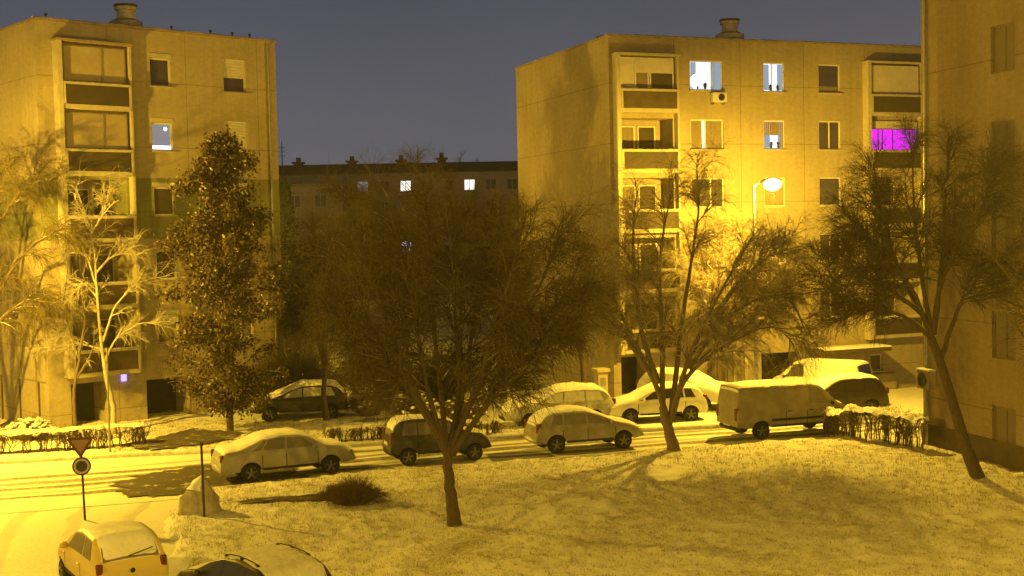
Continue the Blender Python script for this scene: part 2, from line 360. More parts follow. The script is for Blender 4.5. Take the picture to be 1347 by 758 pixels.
sheet('road', np.stack([X, yn(X)-.6], 1), np.stack([X, yf(X)+.5], 1), .0,
      road_mat('snowy_road', [(2.3,.36,1.),(3.05,.2,.6),(3.85,.42,1.),(4.75,.34,.9),(5.8,.36,1.),(6.9,.22,.6)], 1.), 30)
Y = np.arange(-60, 40.1, .5)
sheet('side_road', np.stack([xs_(Y)-7.5, Y], 1), np.stack([xs_(Y)+.4, Y], 1), -.012,
      road_mat('snowy_side_road', [(1.4,.25,.5),(3.2,.3,.6),(4.9,.25,.5),(6.4,.25,.6)], .6), 26)
# bare wet patches where cars stood before the snow
def patch(name, c, rx, ry, rot, z, seed):
    r = np.random.default_rng(seed); n = 160; mb = MB(); V = [(c[0], c[1], 0)]; cr, sr = math.cos(rot), math.sin(rot)
    ph = r.random(4)*6.28
    for k in range(n):
        q = 2*math.pi*k/n; e = 1+.08*math.sin(3*q+ph[0])+.06*math.sin(5*q+ph[1])+.05*math.sin(9*q+ph[2])+r.uniform(-.03,.03)+.035*math.sin(17*q+ph[3])+.03*math.sin(29*q+ph[0])
        sq = 1/max(abs(math.cos(q)), abs(math.sin(q)))**.55
        x, y = rx*e*sq*math.cos(q), ry*e*sq*math.sin(q); V.append((c[0]+x*cr-y*sr, c[1]+x*sr+y*cr, 0))
    Vn = np.array(V); Vn[:,2] = z if z is not None else gz(Vn[:,0], Vn[:,1])+.05
    mb.add(Vn, [(0, k+1, (k+1) % n+1) for k in range(n)])
    return structure(mb.build(name, M['asphalt_wet']))
patch('asphalt_patch', (-10.2,41.3), 2.9, 2.1, R(24), .032, 1)
patch('asphalt_patch', (-9.0,39.4), 1.5, .75, R(24), .036, 2)
patch('driveway', (-12.8,48.5), 1.5, 2.2, R(-30), .20, 3)
patch('asphalt_patch', (.2,42.9), .85, .34, R(15), .034, 4)
patch('asphalt_patch', (-5.0,41.4), .75, .28, R(22), .034, 5)
patch('soil_patch', (-6.65,36.6), 1.35, .5, R(8), None, 6)
# kerbs, snow on top
def kerb(name, P, m):
    P = np.asarray(P); mb = MB()
    d = np.gradient(P, axis=0); n = np.stack([-d[:,1], d[:,0]], 1); n /= np.linalg.norm(n, axis=1)[:,None]
    G = []
    for off, z in ((-.09,-.1),(-.09,.11),(-.05,.155),(.05,.16),(.09,.11),(.09,-.1)):
        q = P+n*off; G.append(np.c_[q, z+vnoise(q[:,0], q[:,1], .4, 9)*.04*(z > 0)+slope(q[:,0], q[:,1])])
    mb.grid(np.array(G)); return structure(mb.build(name, m, smooth=True))
Xk = np.arange(-9.5, 26, .25); kerb('kerb', np.stack([Xk, yn(Xk)], 1), M['kerb'])
Xk = np.arange(-30, 26, .25); kerb('kerb', np.stack([Xk, yf(Xk)], 1), M['kerb'])

# ------------------------------------------------------------------ buildings
def wall_front(mb, u0, u1, z0, z1, holes, y=0.):
    us = sorted({u0, u1, *[h[0] for h in holes], *[h[1] for h in holes]}); zs = sorted({z0, z1, *[h[2] for h in holes], *[h[3] for h in holes]})
    us = [u for u in us if u0 <= u <= u1]; zs = [z for z in zs if z0 <= z <= z1]
    for a, b in zip(us[:-1], us[1:]):
        for c, d in zip(zs[:-1], zs[1:]):
            cu, cz = (a+b)/2, (c+d)/2
            if any(h[0] < cu < h[1] and h[2] < cz < h[3] for h in holes): continue
            mb.quad((a,y,c),(b,y,c),(b,y,d),(a,y,d))
    for h in holes:
        a, b, c, d, e = h[:5]
        mb.quad((a,y,c),(a,y,d),(a,y+e,d),(a,y+e,c)); mb.quad((b,y,c),(b,y+e,c),(b,y+e,d),(b,y,d))
        mb.quad((a,y,d),(b,y,d),(b,y+e,d),(a,y+e,d)); mb.quad((a,y,c),(a,y+e,c),(b,y+e,c),(b,y,c))
def window(par, u0, u1, z0, z1, y, pane='glass', n=2, shutter=0., shut='shutter', fw_=.06, sill=True, panes=None, frame='white_frame', split=None):
    mb = MB(); e = .05
    mb.box(u0,u0+fw_,y-e,y,z0,z1); mb.box(u1-fw_,u1,y-e,y,z0,z1)
    mb.box(u0+fw_,u1-fw_,y-e,y,z0,z0+fw_); mb.box(u0+fw_,u1-fw_,y-e,y,z1-fw_,z1)
    cuts = [u0+fw_] + ([u0+(u1-u0)*s for s in split] if split else [u0+(u1-u0)*k/n for k in range(1, n)]) + [u1-fw_]
    for c in cuts[1:-1]: mb.box(c-.035,c+.035,y-e,y,z0+fw_,z1-fw_)
    fr = mb.build('window', M[frame], par)
    if sill:
        s = MB(); s.box(u0-.06,u1+.06,y-.26,y-.055,z0-.05,z0-.005); s.build('sill', M['trim'], fr)
    zt = z1-fw_-(z1-z0)*shutter
    for k, (a, b) in enumerate(zip(cuts[:-1], cuts[1:])):
        p = MB(); p.quad((a,y-.02,z0+fw_),(b,y-.02,z0+fw_),(b,y-.02,z1-fw_),(a,y-.02,z1-fw_))
        p.build('pane', M[panes[k] if panes else pane], fr)
    if shutter:
        s = MB()
        nn = max(3, int((z1-zt)/.06))
        zz = np.linspace(zt, z1-fw_, nn)
        G = [[(u, y-.045-(.012 if i % 2 else 0), z) for u in (u0+fw_*.6, u1-fw_*.6)] for i, z in enumerate(zz)]
        s.grid(np.array(G)); s.build('shutter', M[shut], fr)
    return fr
def block(name, label, loc, th, length, depth, top, wmat, holes, wallname='wall', z0=-1.6, group=None):
    t = thing(name, label, 'apartment building', (loc[0], loc[1], 0), th, group)
    mb = MB(); wall_front(mb, 0, length, z0, top, holes)
    mb.quad((0,depth,z0),(0,0,z0),(0,0,top),(0,depth,top)); mb.quad((length,0,z0),(length,depth,z0),(length,depth,top),(length,0,top))
    mb.quad((length,depth,z0),(0,depth,z0),(0,depth,top),(length,depth,top)); mb.quad((0,0,top-.25),(length,0,top-.25),(length,depth,top-.25),(0,depth,top-.25))
    mb.build('wall', wmat, t)
    p = MB(); o = .05
    p.box(-o,length+o,-o,.22,top,top+.10); p.box(-o,length+o,depth-.22,depth+o,top,top+.10)
    p.box(-o,.22,.22,depth-.22,top,top+.10); p.box(length-.22,length+o,.22,depth-.22,top,top+.10)
    p.build('parapet', M['roofing'], t)
    s = MB(); n = int(length*4); xs = np.linspace(-o, length+o, n)
    G = [[(x, yy, top+.10+zz*(.6+.8*random.random())) for x in xs] for yy, zz in ((-o,.0),(-.01,.045),(.12,.06),(.22,0.))]
    s.grid(np.array(G)); s.build('snow_cap', M['snow_thin'], t, smooth=True)
    return t
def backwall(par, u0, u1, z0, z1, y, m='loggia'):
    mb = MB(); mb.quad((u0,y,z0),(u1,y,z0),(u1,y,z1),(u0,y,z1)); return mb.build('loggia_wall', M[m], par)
def balcony(par, u0, u1, zb, h, out=.5, panel='panel', topz=None):
    """slab, parapet and rail of one storey"""
    mb = MB(); mb.box(u0-.1,u1+.1,-out,-.003,zb-.2,zb-.005); bal = mb.build('balcony', M['trim'], par, bevel=.01)
    p = MB(); p.box(u0,u1,-out-.03,-out+.03,zb,zb+h); p.build('parapet_panel', M[panel], bal)
    r = MB(); r.box(u0-.1,u1+.1,-out-.06,-out+.08,zb+h+.003,zb+h+.1)
    r.box(u0-.1,u0-.003,-out-.05,-.003,zb-.003,zb+h); r.box(u1+.003,u1+.1,-out-.05,-.003,zb-.003,zb+h)
    r.build('rail', M['trim'], bal)
    s = MB(); xs = np.linspace(u0-.1, u1+.1, 30)
    s.grid(np.array([[(x, yy, zb+h+.1+zz*(.5+random.random())) for x in xs] for yy, zz in ((-out-.06,0),(-out-.02,.035),(-out+.04,.04),(-out+.08,0))]))
    s.build('snow_cap', M['snow_thin'], bal, smooth=True)
    return bal
def roof_vent(par, u, y, top, r=.62, h=1.05, kind='vent'):
    mb = MB(); mb.lathe([(r*.78,top-.2),(r*.78,top+.28),(r,top+.33),(r*.98,top+.55),(r*.62,top+.68),(r*.55,top+.7),(r*.52,top+h),(r*.66,top+h+.02),(r*.66,top+h+.16),(r*.3,top+h+.2)], 18, (u, y, 0))
    v = mb.build('chimney', M['vent'], par, smooth=True)
    c = MB(); c.lathe([(r*.70,top+h+.2),(r*.7,top+h+.26),(.02,top+h+.30)], 18, (u, y, 0)); c.build('chimney_cap', M['plinth'], v)
    return v

# --- left block
LT = .734
Lrows = [14.62, 11.82, 9.02, 6.22, 3.42]; Lbal = [13.6, 10.85, 8.07, 5.27, 2.47]
holes = []
for z in Lrows: holes += [(4.95,5.92,z-.02,z+1.2,.2), (8.5,9.65,z-.08,z+1.42,.2)]
for k, zb in enumerate(Lbal): holes.append((.98,3.72,zb+.0,zb+2.45,1.1))
holes += [(.95,2.6,-.3,2.0,1.6), (4.3,6.45,-.3,1.85,1.6)]
LB = block('apartment_block', 'yellow apartment block at the left with a green painted band and roof vent', (-19.156,51.427), LT, 11.25, 11., 16.97, M['wall_left'], holes)
for k, zb in enumerate(Lbal):
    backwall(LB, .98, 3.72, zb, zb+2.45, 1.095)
    balcony(LB, .98, 3.72, zb, .80, .5, 'panel' if k < 2 else 'panel2')
    if k in (0, 1):   # glazed-in upper loggias
        window(LB, .99, 3.71, zb+.93, zb+2.44, -.25, 'loggia', 2, .0, sill=False, frame='curtain', split=(.62,), fw_=.05)
    window(LB, 1.5, 2.5, zb+.5, zb+2.1, 1.09, 'curtain' if k != 2 else 'glass', 1, 0, sill=False)
    window(LB, 2.62, 3.5, zb+.02, zb+2.1, 1.09, 'glass', 1, 0, sill=False)
fin = MB()
fin.box(.68,.865,-.56,-.003,2.3,16.15); fin.box(3.83,3.93,-.4,-.003,2.3,16.15); fin.build('balcony_side_wall', M['trim'], LB)
fin = MB(); fin.box(.62,3.95,-.62,-.003,16.155,16.24); fin.build('balcony_roof', M['roofing'], LB)
kinds1 = [('glass',0), ('lit_dim',0), ('glass',.0), ('glass',.0), ('curtain',.3)]
kinds2 = [('glass',.52), ('curtain',.9), ('glass',.3), ('glass',.15), ('curtain',.5)]
for k, z in enumerate(Lrows):
    f1 = window(LB, 4.95, 5.92, z-.02, z+1.2, .13, kinds1[k][0], 1, kinds1[k][1])
    if k == 1:
        b = MB(); b.box(5.0,5.87,.075,.1,z+.06,z+.22); b.build('lit_strip', M['lit_bright'], f1)
        b = MB(); b.ball((5.62,.07,z+.95), (.09,.03,.09)); b.build('ceiling_lamp', M['lit_bright'], f1)
    window(LB, 8.5, 9.65, z-.08, z+1.42, .13, kinds2[k][0], 2 if k else 1, kinds2[k][1])
    s = MB(); s.box(4.9,5.97,-.03,-.003,z+1.23,z+1.4); s.build('shutter_box', M['trim'], LB)
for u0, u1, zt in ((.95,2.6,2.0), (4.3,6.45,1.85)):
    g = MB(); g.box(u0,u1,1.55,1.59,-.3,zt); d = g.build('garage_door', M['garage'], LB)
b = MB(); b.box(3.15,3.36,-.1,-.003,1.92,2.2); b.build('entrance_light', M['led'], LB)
roof_vent(LB, 4.7, 1.6, 16.97, .72)
dp = MB(); dp.tube([(10.8,-.09,0),(10.8,-.09,16.9)], .055, 8); dp.build('downpipe', M['metal_grey'], LB)
for k in range(5):
    a = MB(); u = (.6, 6.2, 8.1, 9.2, 10.1)[k]; a.tube([(u,.3,16.9),(u,.3,17.25)], .03, 6); a.ball((u,.3,17.28), (.07,.07,.06)); a.build('roof_pipe', M['metal_dark'], LB)
for k in range(4):   # gable: slabs standing proud over the ground storey
    y0 = .15+k*2.7; gb = MB(); gb.box(-.055,-.003,y0,y0+2.55,2.15,4.7); gb.build('gable_slab', M['wall_left'], LB, bevel=.02)
for k in range(5): gb = MB(); gb.box(-.035,-.003,.9+k*2.1,1.05+k*2.1,-.3,2.1); gb.build('gable_pilaster', M['plinth'], LB)

# --- right block
RT = .3633
Rrows = [14.5, 11.7, 8.9, 6.1, 3.3]; Rbal = [13.57, 10.76, 7.95, 5.14, 2.33]
RLEN = 30
holes = []
cols = [(4.25,6.05), (8.3,9.5), (11.48,12.75), (19.2,20.6), (22.4,24.2)]
for z in Rrows:
    for a, b in cols: holes.append((a, b, z, z+1.42, .2))
for zb in Rbal: holes += [(.5,3.3,zb,zb+2.38,1.1), (14.4,17.3,zb,zb+2.38,1.1)]
holes += [(.38,1.75,-.4,1.95,1.2), (4.95,6.12,.0,1.45,.25), (8.0,10.2,-1.2,1.7,1.0), (14.43,15.17,.45,1.3,.2)]
RB = block('apartment_block', 'yellow apartment block behind the lit street lamp, with one magenta loggia', (4.697,58.591), RT, RLEN, 11.9, 16.88, M['wall_right'], holes)
for bi, (u0, u1) in enumerate(((.5,3.3), (14.4,17.3))):
    for k, zb in enumerate(Rbal):
        backwall(RB, u0, u1, zb, zb+2.38, 1.095)
        balcony(RB, u0, u1, zb, .78, .42, 'panel2' if (k == 0 and bi == 0) else 'panel')
        if bi == 0 and k == 0:
            window(RB, u0+.01, u1-.01, zb+.9, zb+2.37, -.12, 'glass', 4, 0., sill=False, fw_=.05, panes=['shutter','curtain','glass','glass'], split=(.28,.52,.56))
            s = MB(); s.box(u0+.8,u1-.02,-.18,-.155,zb+1.66,zb+2.33); s.build('roller_blind', M['shutter'], RB)
        elif bi == 0:
            window(RB, u0+.1, u0+1.3, zb+.5, zb+2.1, 1.09, 'curtain', 1, 0, sill=False); window(RB, u0+1.45, u0+2.4, zb+.02, zb+2.1, 1.09, 'glass', 1, 0, sill=False)
        elif k == 0:
            s = MB(); s.grid(np.array([[(u, -.3+.004*math.sin(u*9), z) for u in np.linspace(u0+.02, u1-.02, 50)] for z in (zb+.95, zb+2.34)])); s.build('roller_blind', M['shutter'], RB, smooth=True)
        elif k == 1:
            window(RB, u0+.01, u1-.01, zb+.9, zb+2.0, -.1, 'magenta', 4, 0, sill=False, frame='panel2', fw_=.04, split=(.17,.26,.48))
            s = MB(); s.box(u0+.01,u1-.01,-.15,-.05,zb+2.005,zb+2.37); s.build('roller_blind', M['shutter'], RB)
        else:
            window(RB, u0+.1, u0+1.3, zb+.5, zb+2.1, 1.09, 'glass', 1, 0, sill=False); window(RB, u0+1.45, u0+2.4, zb+.02, zb+2.1, 1.09, 'curtain', 1, 0, sill=False)
    fin = MB(); fin.box(u0-.32,u0-.11,-.46,-.003,2.1,16.02); fin.box(u1+.11,u1+.2,-.3,-.003,2.1,16.02); fin.build('balcony_side_wall', M['trim'], RB)
    fin = MB(); fin.box(u0-.35,u1+.22,-.5,-.003,16.025,16.11); fin.build('balcony_roof', M['trim'], RB)
wk = {(0,0): dict(n=2, panes=['lit_white','lit_blue'], split=(.68,)), (1,0): dict(n=2, panes=['lit_bright','lit_white'], split=(.42,)), (2,0): dict(pane='glass', n=1, shutter=.0),
      (0,1): dict(panes=['curtain','lit_bright','curtain'], split=(.36,.46)), (1,1): dict(pane='lit_white', n=1, shutter=.0), (2,1): dict(pane='glass', n=2),
      (0,2): dict(pane='glass', n=2, split=(.6,)), (1,2): dict(pane='curtain', n=1, shutter=.2), (2,2): dict(pane='glass', n=1),
      (0,3): dict(pane='curtain', n=2), (1,3): dict(panes=['shutter','glass'], split=(.35,)), (2,3): dict(pane='glass', n=2), (2,4): dict(pane='glass', n=2)}
for (ci, (a, b)) in enumerate(cols):
    for k, z in enumerate(Rrows):
        f1 = window(RB, a, b, z, z+1.42, .13, **wk.get((ci, k), dict(pane='glass', n=2, shutter=.2*((ci+k) % 3))))
        if (ci, k) == (1, 1):
            s = MB(); s.box(a+.07,b-.3,.07,.085,z+.7,z+1.35); s.build('blind', M['curtain'], f1); s = MB(); s.box(b-.26,b-.07,.07,.085,z+.07,z+1.35); s.build('curtain', M['curtain'], f1)
        if (ci, k) in ((0,0), (1,0), (1,1)):
            for u_, w_u in ((a+.07, .30), (b-.37, .30)):
                s = MB(); uu = np.linspace(u_, u_+w_u, 24); s.grid(np.array([[(q, .085+.018*math.sin(q*55), zz_) for q in uu] for zz_ in np.linspace(z+.08, z+1.34, 4)])); s.build('curtain', M['net_curtain'], f1, smooth=True)
            for q in range(2):
                s = MB(); s.lathe([(.05,z+.065),(.075,z+.2),(.0,z+.2)], 8, (a+.45+q*.42,.09,0), cap=False); s.ball((a+.45+q*.42,.09,z+.27), (.09,.03,.10), 8, 5, .3); s.build('plant_pot', M['void'], f1)
        if (ci, k) == (0, 0):
            s = MB(); s.ball((a+.35,.075,z+.42), (.3,.02,.36)); s.build('window_lamp', M['lit_bright'], f1)
        if (ci, k) == (2, 0):
            s = MB(); s.box(a+.07,b-.07,.07,.09,z+.06,z+.34); s.build('blind', M['frost_glass'], f1)
ac = MB(); ac.box(5.3,6.05,-.36,-.05,13.92,14.38); A = ac.build('air_conditioner', M['white_frame'], RB, bevel=.02)
g = MB(); g.lathe([(.17,-.365),(.17,-.385),(.13,-.385),(.02,-.37)], 20, (5.75,0,14.15), 'y'); g.build('fan_grille', M['black_plastic'], A)
g = MB(); g.box(5.36,5.4,-.34,-.003,13.82,13.915); g.box(5.95,5.99,-.34,-.003,13.82,13.915); g.build('bracket', M['metal_grey'], A)
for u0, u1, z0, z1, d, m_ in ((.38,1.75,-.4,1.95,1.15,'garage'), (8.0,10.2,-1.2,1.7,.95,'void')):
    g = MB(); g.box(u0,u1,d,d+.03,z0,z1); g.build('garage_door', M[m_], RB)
window(RB, 4.95, 6.12, 0., 1.45, .2, 'curtain', 2, 0, frame='trim')
window(RB, 14.43, 15.17, .45, 1.3, .15, 'glass', 1, 0)
cn = MB(); cn.box(10.6,14.6,-1.5,-.003,1.62,1.82); cn.build('entrance_canopy', M['plinth'], RB, bevel=.02)
cs = MB(); cs.grid(np.array([[(u, y, 1.825+(.06 if 0 < i < 3 else 0)) for u in np.linspace(10.6, 14.6, 24)] for i, y in enumerate((-1.5,-1.42,-.2,-.01))])); cs.build('canopy_snow', M['snow'], RB, smooth=True)
for u in (6.35, 7.0, 7.75):
    p = MB(); p.box(u,u+.16,-.13,-.003,-1,1.95); p.build('pilaster', M['trim'], RB)
roof_vent(RB, 7.35, 1.5, 16.88, .72); roof_vent(RB, 1.1, 3.0, 16.7, .4, .35); roof_vent(RB, 16.2, 3.0, 16.8, .42, .4); roof_vent(RB, 24, 1.5, 16.88, .72)
lw_ = MB(); lw_.box(14.4,15.9,-.16,-.003,-1.2,.3); lw_.build('plinth_panel', M['wall_right'], RB)

# --- near right block (only its end facing the road can be seen)
NT = R(-74.7)
Nr = [14.15-k*3.02 for k in range(5)]
holes = [(3.82,5.0,z-1.5,z,.2) for z in Nr] + [(9.0,10.2,z-1.5,z,.2) for z in Nr]
NB = block('apartment_block', 'dim brown apartment block cut off by the right edge, with a dark plinth', (14.39,43.95), NT, 24, 12, 18.2, M['wall_near'], holes)
for z in Nr:
    window(NB, 3.82, 5.0, z-1.5, z, .13, 'window_grey', 2, 0, frame='window_grey', sill=False); window(NB, 9.0, 10.2, z-1.5, z, .13, 'window_grey', 2, 0, frame='window_grey', sill=False)
pl = MB(); pl.box(.02,24,-.06,-.003,-1,.95); pl.build('plinth', M['plinth'], NB)
ac = MB(); ac.box(.12,.85,-.34,-.06,2.2,2.85); A = ac.build('air_conditioner', M['loggia'], NB, bevel=.02)
g = MB(); g.lathe([(.25,-.345),(.25,-.37),(.2,-.37),(.02,-.35)], 22, (.45,0,2.52), 'y'); g.build('fan_grille', M['black_plastic'], A)
s = MB(); s.box(.1,.87,-.36,-.05,2.853,2.91); s.build('snow_cap', M['snow'], A, bevel=.02)
dp = MB(); dp.tube([(.35,-.1,0),(.35,-.1,18)], .06, 8); dp.build('downpipe', M['metal_grey'], NB)

# --- far block, seen between the two
FX, FY, FT = -52., 172., R(3)
frows = [15.2-k*2.8 for k in range(5)]
holes = []
fcols = [7.4+2.95*k for k in range(21)]
for z in frows:
    for u in fcols: holes.append((u, u+1.5, z-1.5, z, .3))
FB = block('apartment_block', 'distant long dark apartment block seen in the gap between the two yellow blocks', (FX, FY), FT, 78, 11, 16.2, M['wall_far'], holes)
lit = {(10,0):'lit_far', (13,0):'lit_far', (8,0):'lit_dim', (10,3):'lit_far_blue', (12,3):'lit_dim', (2,0):'lit_dim'}
for k, z in enumerate(frows):
    for q, u in enumerate(fcols):
        window(FB, u, u+1.5, z-1.5, z, .25, lit.get((q, k), 'glass'), 2, 0, sill=False)
rf = MB(); rf.add([(-.5,-.6,16.25),(78.5,-.6,16.25),(78.5,11.6,16.25),(-.5,11.6,16.25),(-.5,5.5,17.9),(78.5,5.5,17.9)], [(0,1,5,4),(2,3,4,5),(0,4,3),(1,2,5),(3,2,1,0)])
rf.build('roof', mat('brown_roof_tiles', (.26,.15,.09), .9, .4, 1.5), FB)
for u in (29.5,36.4,42.1,22.):
    q_ = .75+.25*((u*7) % 1+(u*3.3) % 1)/2; c = MB(); c.box(u,u+1.2,3.5,4.7,16.6,16.6+1.7*q_); c.box(u-.25,u+1.45,3.3,4.9,16.6+1.7*q_,16.6+1.95*q_); c.box(u+.3,u+.9,3.8,4.4,16.6+1.95*q_,16.6+2.7*q_); c.build('chimney', M['plinth'], FB)
GBT = thing('apartment_block', 'small pale grey flat roofed building beside the left block, far away in the gap', 'apartment building', (-33,165,0), R(4))
g = MB(); g.box(-2,11,0,9,-1,14.3); g.build('wall', M['wall_far'], GBT)
g = MB(); g.box(-2.2,11.2,-.2,9.2,14.3,14.7); g.build('roof', M['roofing'], GBT)
for k in range(3): window(GBT, .5+k*3.4, 2.1+k*3.4, 11.6, 13.2, -.02, 'glass', 2, 0, sill=False)
mast = MB(); p = at(371.5, 222, 120); mast.tube([(p[0],p[1],0),(p[0],p[1],p[2]),(p[0],p[1],p[2]+2.6)], [.09,.07,.04], 6)
for k in range(3): mast.tube([(p[0]-.35,p[1],p[2]+1.2+k*.4),(p[0]+.35,p[1],p[2]+1.2+k*.4)], .025, 5)
tag(mast.build('antenna_mast', M['metal_dark']), 'thin dark antenna mast rising beside the right edge of the left block', 'antenna')

# ------------------------------------------------------------------ street lamps
def street_lamp(loc, h, arm, yaw, label, power, tilt=0):
    t = thing('street_lamp', label, 'street lamp', (*loc, 0), yaw, 'street lamps')
    p = MB(); p.tube([(0,0,-.2),(0,0,1.2),(0,0,1.25),(0,0,h*.72),(0,0,h+.1)], [.1,.1,.075,.065,.045], 10); p.build('pole', M['metal_grey'], t)
    a = MB(); a.tube([(0,0,h-.05),(.1,0,h+.1),(arm*.5,0,h+.2),(arm,0,h+.26)], .035, 8); a.build('arm', M['metal_grey'], t)
    tm = Matrix.Translation((0,0,h+.2)) @ Matrix.Rotation(R(-tilt), 4, 'X') @ Matrix.Translation((0,0,-h-.2))
    hd = MB(); G = []
    for x, w, z in ((-.15,.06,.0),(-.05,.11,.05),(.2,.15,.09),(.5,.14,.08),(.68,.09,.03)):
        G.append([(arm+x, w*math.cos(q), h+.3+max(0, math.sin(q))*z+ -.03*(math.sin(q) < 0)) for q in np.linspace(0, 2*math.pi, 13)])
    hd.grid(np.array(G)); hd.build('lamp_housing', M['metal_grey'], t, smooth=True, xf=tm)
    ln = MB(); ln.ball((arm+.3,0,h+.1), (.38,.32,.27), 18, 11)
    ln.build('lamp_lens', M['sodium'], t, smooth=True, xf=tm)
    ld = bpy.data.lights.new('sodium_light', 'POINT'); ld.energy = power; ld.color = (1., .595, .04); ld.shadow_soft_size = .12
    lo = bpy.data.objects.new('sodium_light', ld); C.objects.link(lo); lo.parent = t; lo.location = tm @ Vector((arm+.3, 0, h-.25))
    return t
lp = at(1016, 243, 53.3)
street_lamp((lp[0]-.8, 53.3), lp[2]-.1, .5, 0, 'lit sodium street lamp on a thin pole in front of the right block', 12000, 10)
street_lamp((-22.0,42.6), 9., 1., R(20), 'sodium street lamp standing beyond the left edge of the frame', 15500)
street_lamp((-17.5,21.), 9., 1., R(0), 'added sodium fill lamp by the side road outside the frame', 4000)  # added outside the view to fill the lower left lawn
street_lamp((7.5,14.), 9., 1., R(90), 'added sodium fill lamp right of the viewer', 5600)  # no lamp known here, added to brighten the lawn
street_lamp((4.,-12.), 11., 1., R(90), 'added sodium fill lamp behind the viewer', 11500)  # added front fill for the facades and shaded car sides
street_lamp((-31.,138.), 9., 1., R(-60), 'added sodium fill lamp hidden far behind the left block', 2600)  # added out of sight to light the gap and the far block
street_lamp((-16.5,71.), 9., 1., R(0), 'added sodium fill lamp hidden just behind the left block', 8500)  # unseen, put in to brighten the right block's gable
street_lamp((9.,128.), 9., 1., R(200), 'added sodium fill lamp hidden behind the right block', 2600)  # unseen extra source, added for the far block's facade

# ------------------------------------------------------------------ trees
def norm(a): return a/np.maximum(np.linalg.norm(a, axis=-1, keepdims=True), 1e-9)
def skin(P, Rr, n):
    """tubes round polylines: P (N,S,3), Rr (N,S) -> verts, quads"""
    Nn, S = P.shape[:2]
    T = np.empty_like(P); T[:,1:-1] = P[:,2:]-P[:,:-2]; T[:,0] = P[:,1]-P[:,0]; T[:,-1] = P[:,-1]-P[:,-2]; T = norm(T)
    ref = np.where(np.abs(T[:,:1,2:3]) < .9, np.array([0,0,1.]), np.array([1.,0,0]))
    A = norm(np.cross(T, np.broadcast_to(ref, T.shape))); B = np.cross(T, A)
    q = 2*np.pi*np.arange(n)/n
    V = P[:,:,None,:]+Rr[:,:,None,None]*(A[:,:,None,:]*np.cos(q)[None,None,:,None]+B[:,:,None,:]*np.sin(q)[None,None,:,None])
    b, s, j = np.meshgrid(np.arange(Nn), np.arange(S-1), np.arange(n), indexing='ij')
    b = b.ravel(); s = s.ravel(); j = j.ravel(); k = (j+1) % n; o = b*S*n
    return V.reshape(-1, 3), np.stack([o+s*n+j, o+s*n+k, o+(s+1)*n+k, o+(s+1)*n+j], 1)
def resample(pts, rads, S):
    pts = np.asarray(pts, float); d = np.r_[0, np.cumsum(np.linalg.norm(np.diff(pts, axis=0), axis=1))]; t = np.linspace(0, d[-1], S)
    P = np.stack([np.interp(t, d, pts[:,k]) for k in range(3)], 1)
    for _ in range(2): P[1:-1] = (P[:-2]+2*P[1:-1]+P[2:])/4
    return P, np.interp(t/d[-1], np.linspace(0, 1, len(rads)), rads)
def spawn(g, P, Rr, cnt, t0, t1, ln, ang, grav, wand, S, rr, upb=0., out=None, outw=0.):
    Nn, S0 = P.shape[:2]
    par = np.repeat(np.arange(Nn), cnt); t = g.uniform(t0, t1, len(par))*(S0-1)
    i0 = np.minimum(t.astype(int), S0-2); f = (t-i0)[:,None]
    base = P[par,i0]*(1-f)+P[par,i0+1]*f; tan = norm(P[par,i0+1]-P[par,i0])
    r0 = np.minimum(Rr[par,i0]*.75, rr)
    perp = norm(np.cross(tan, g.normal(size=tan.shape)))
    a = g.uniform(ang[0], ang[1], len(par))[:,None]
    d = norm(tan*np.cos(a)+perp*np.sin(a)+np.array([0,0,upb]))
    if out is not None:
        rad = base-out; rad[:,2] *= .3; d = norm(d+norm(rad)*outw)
    L_ = g.uniform(ln[0], ln[1], len(par))*(1-.35*(t/(S0-1))); step = (L_/(S-1))[:,None]
    Q = np.empty((len(par), S, 3)); Q[:,0] = base
    for s in range(1, S):
        d = norm(d+np.array([0,0,-1.])*grav*(s/(S-1))+g.normal(size=d.shape)*wand)
        Q[:,s] = Q[:,s-1]+d*step
    rad = r0[:,None]*np.linspace(1, .35, S)[None,:]
    return Q, rad
def build_parts(sets, name, m, parent):
    Vs, Qs, o = [], [], 0
    for P, Rr, n in sets:
        v, q = skin(P, Rr, n); Vs.append(v); Qs.append(q+o); o += len(v)
    return fastmesh(name, np.concatenate(Vs), np.concatenate(Qs), m, parent, smooth=True)
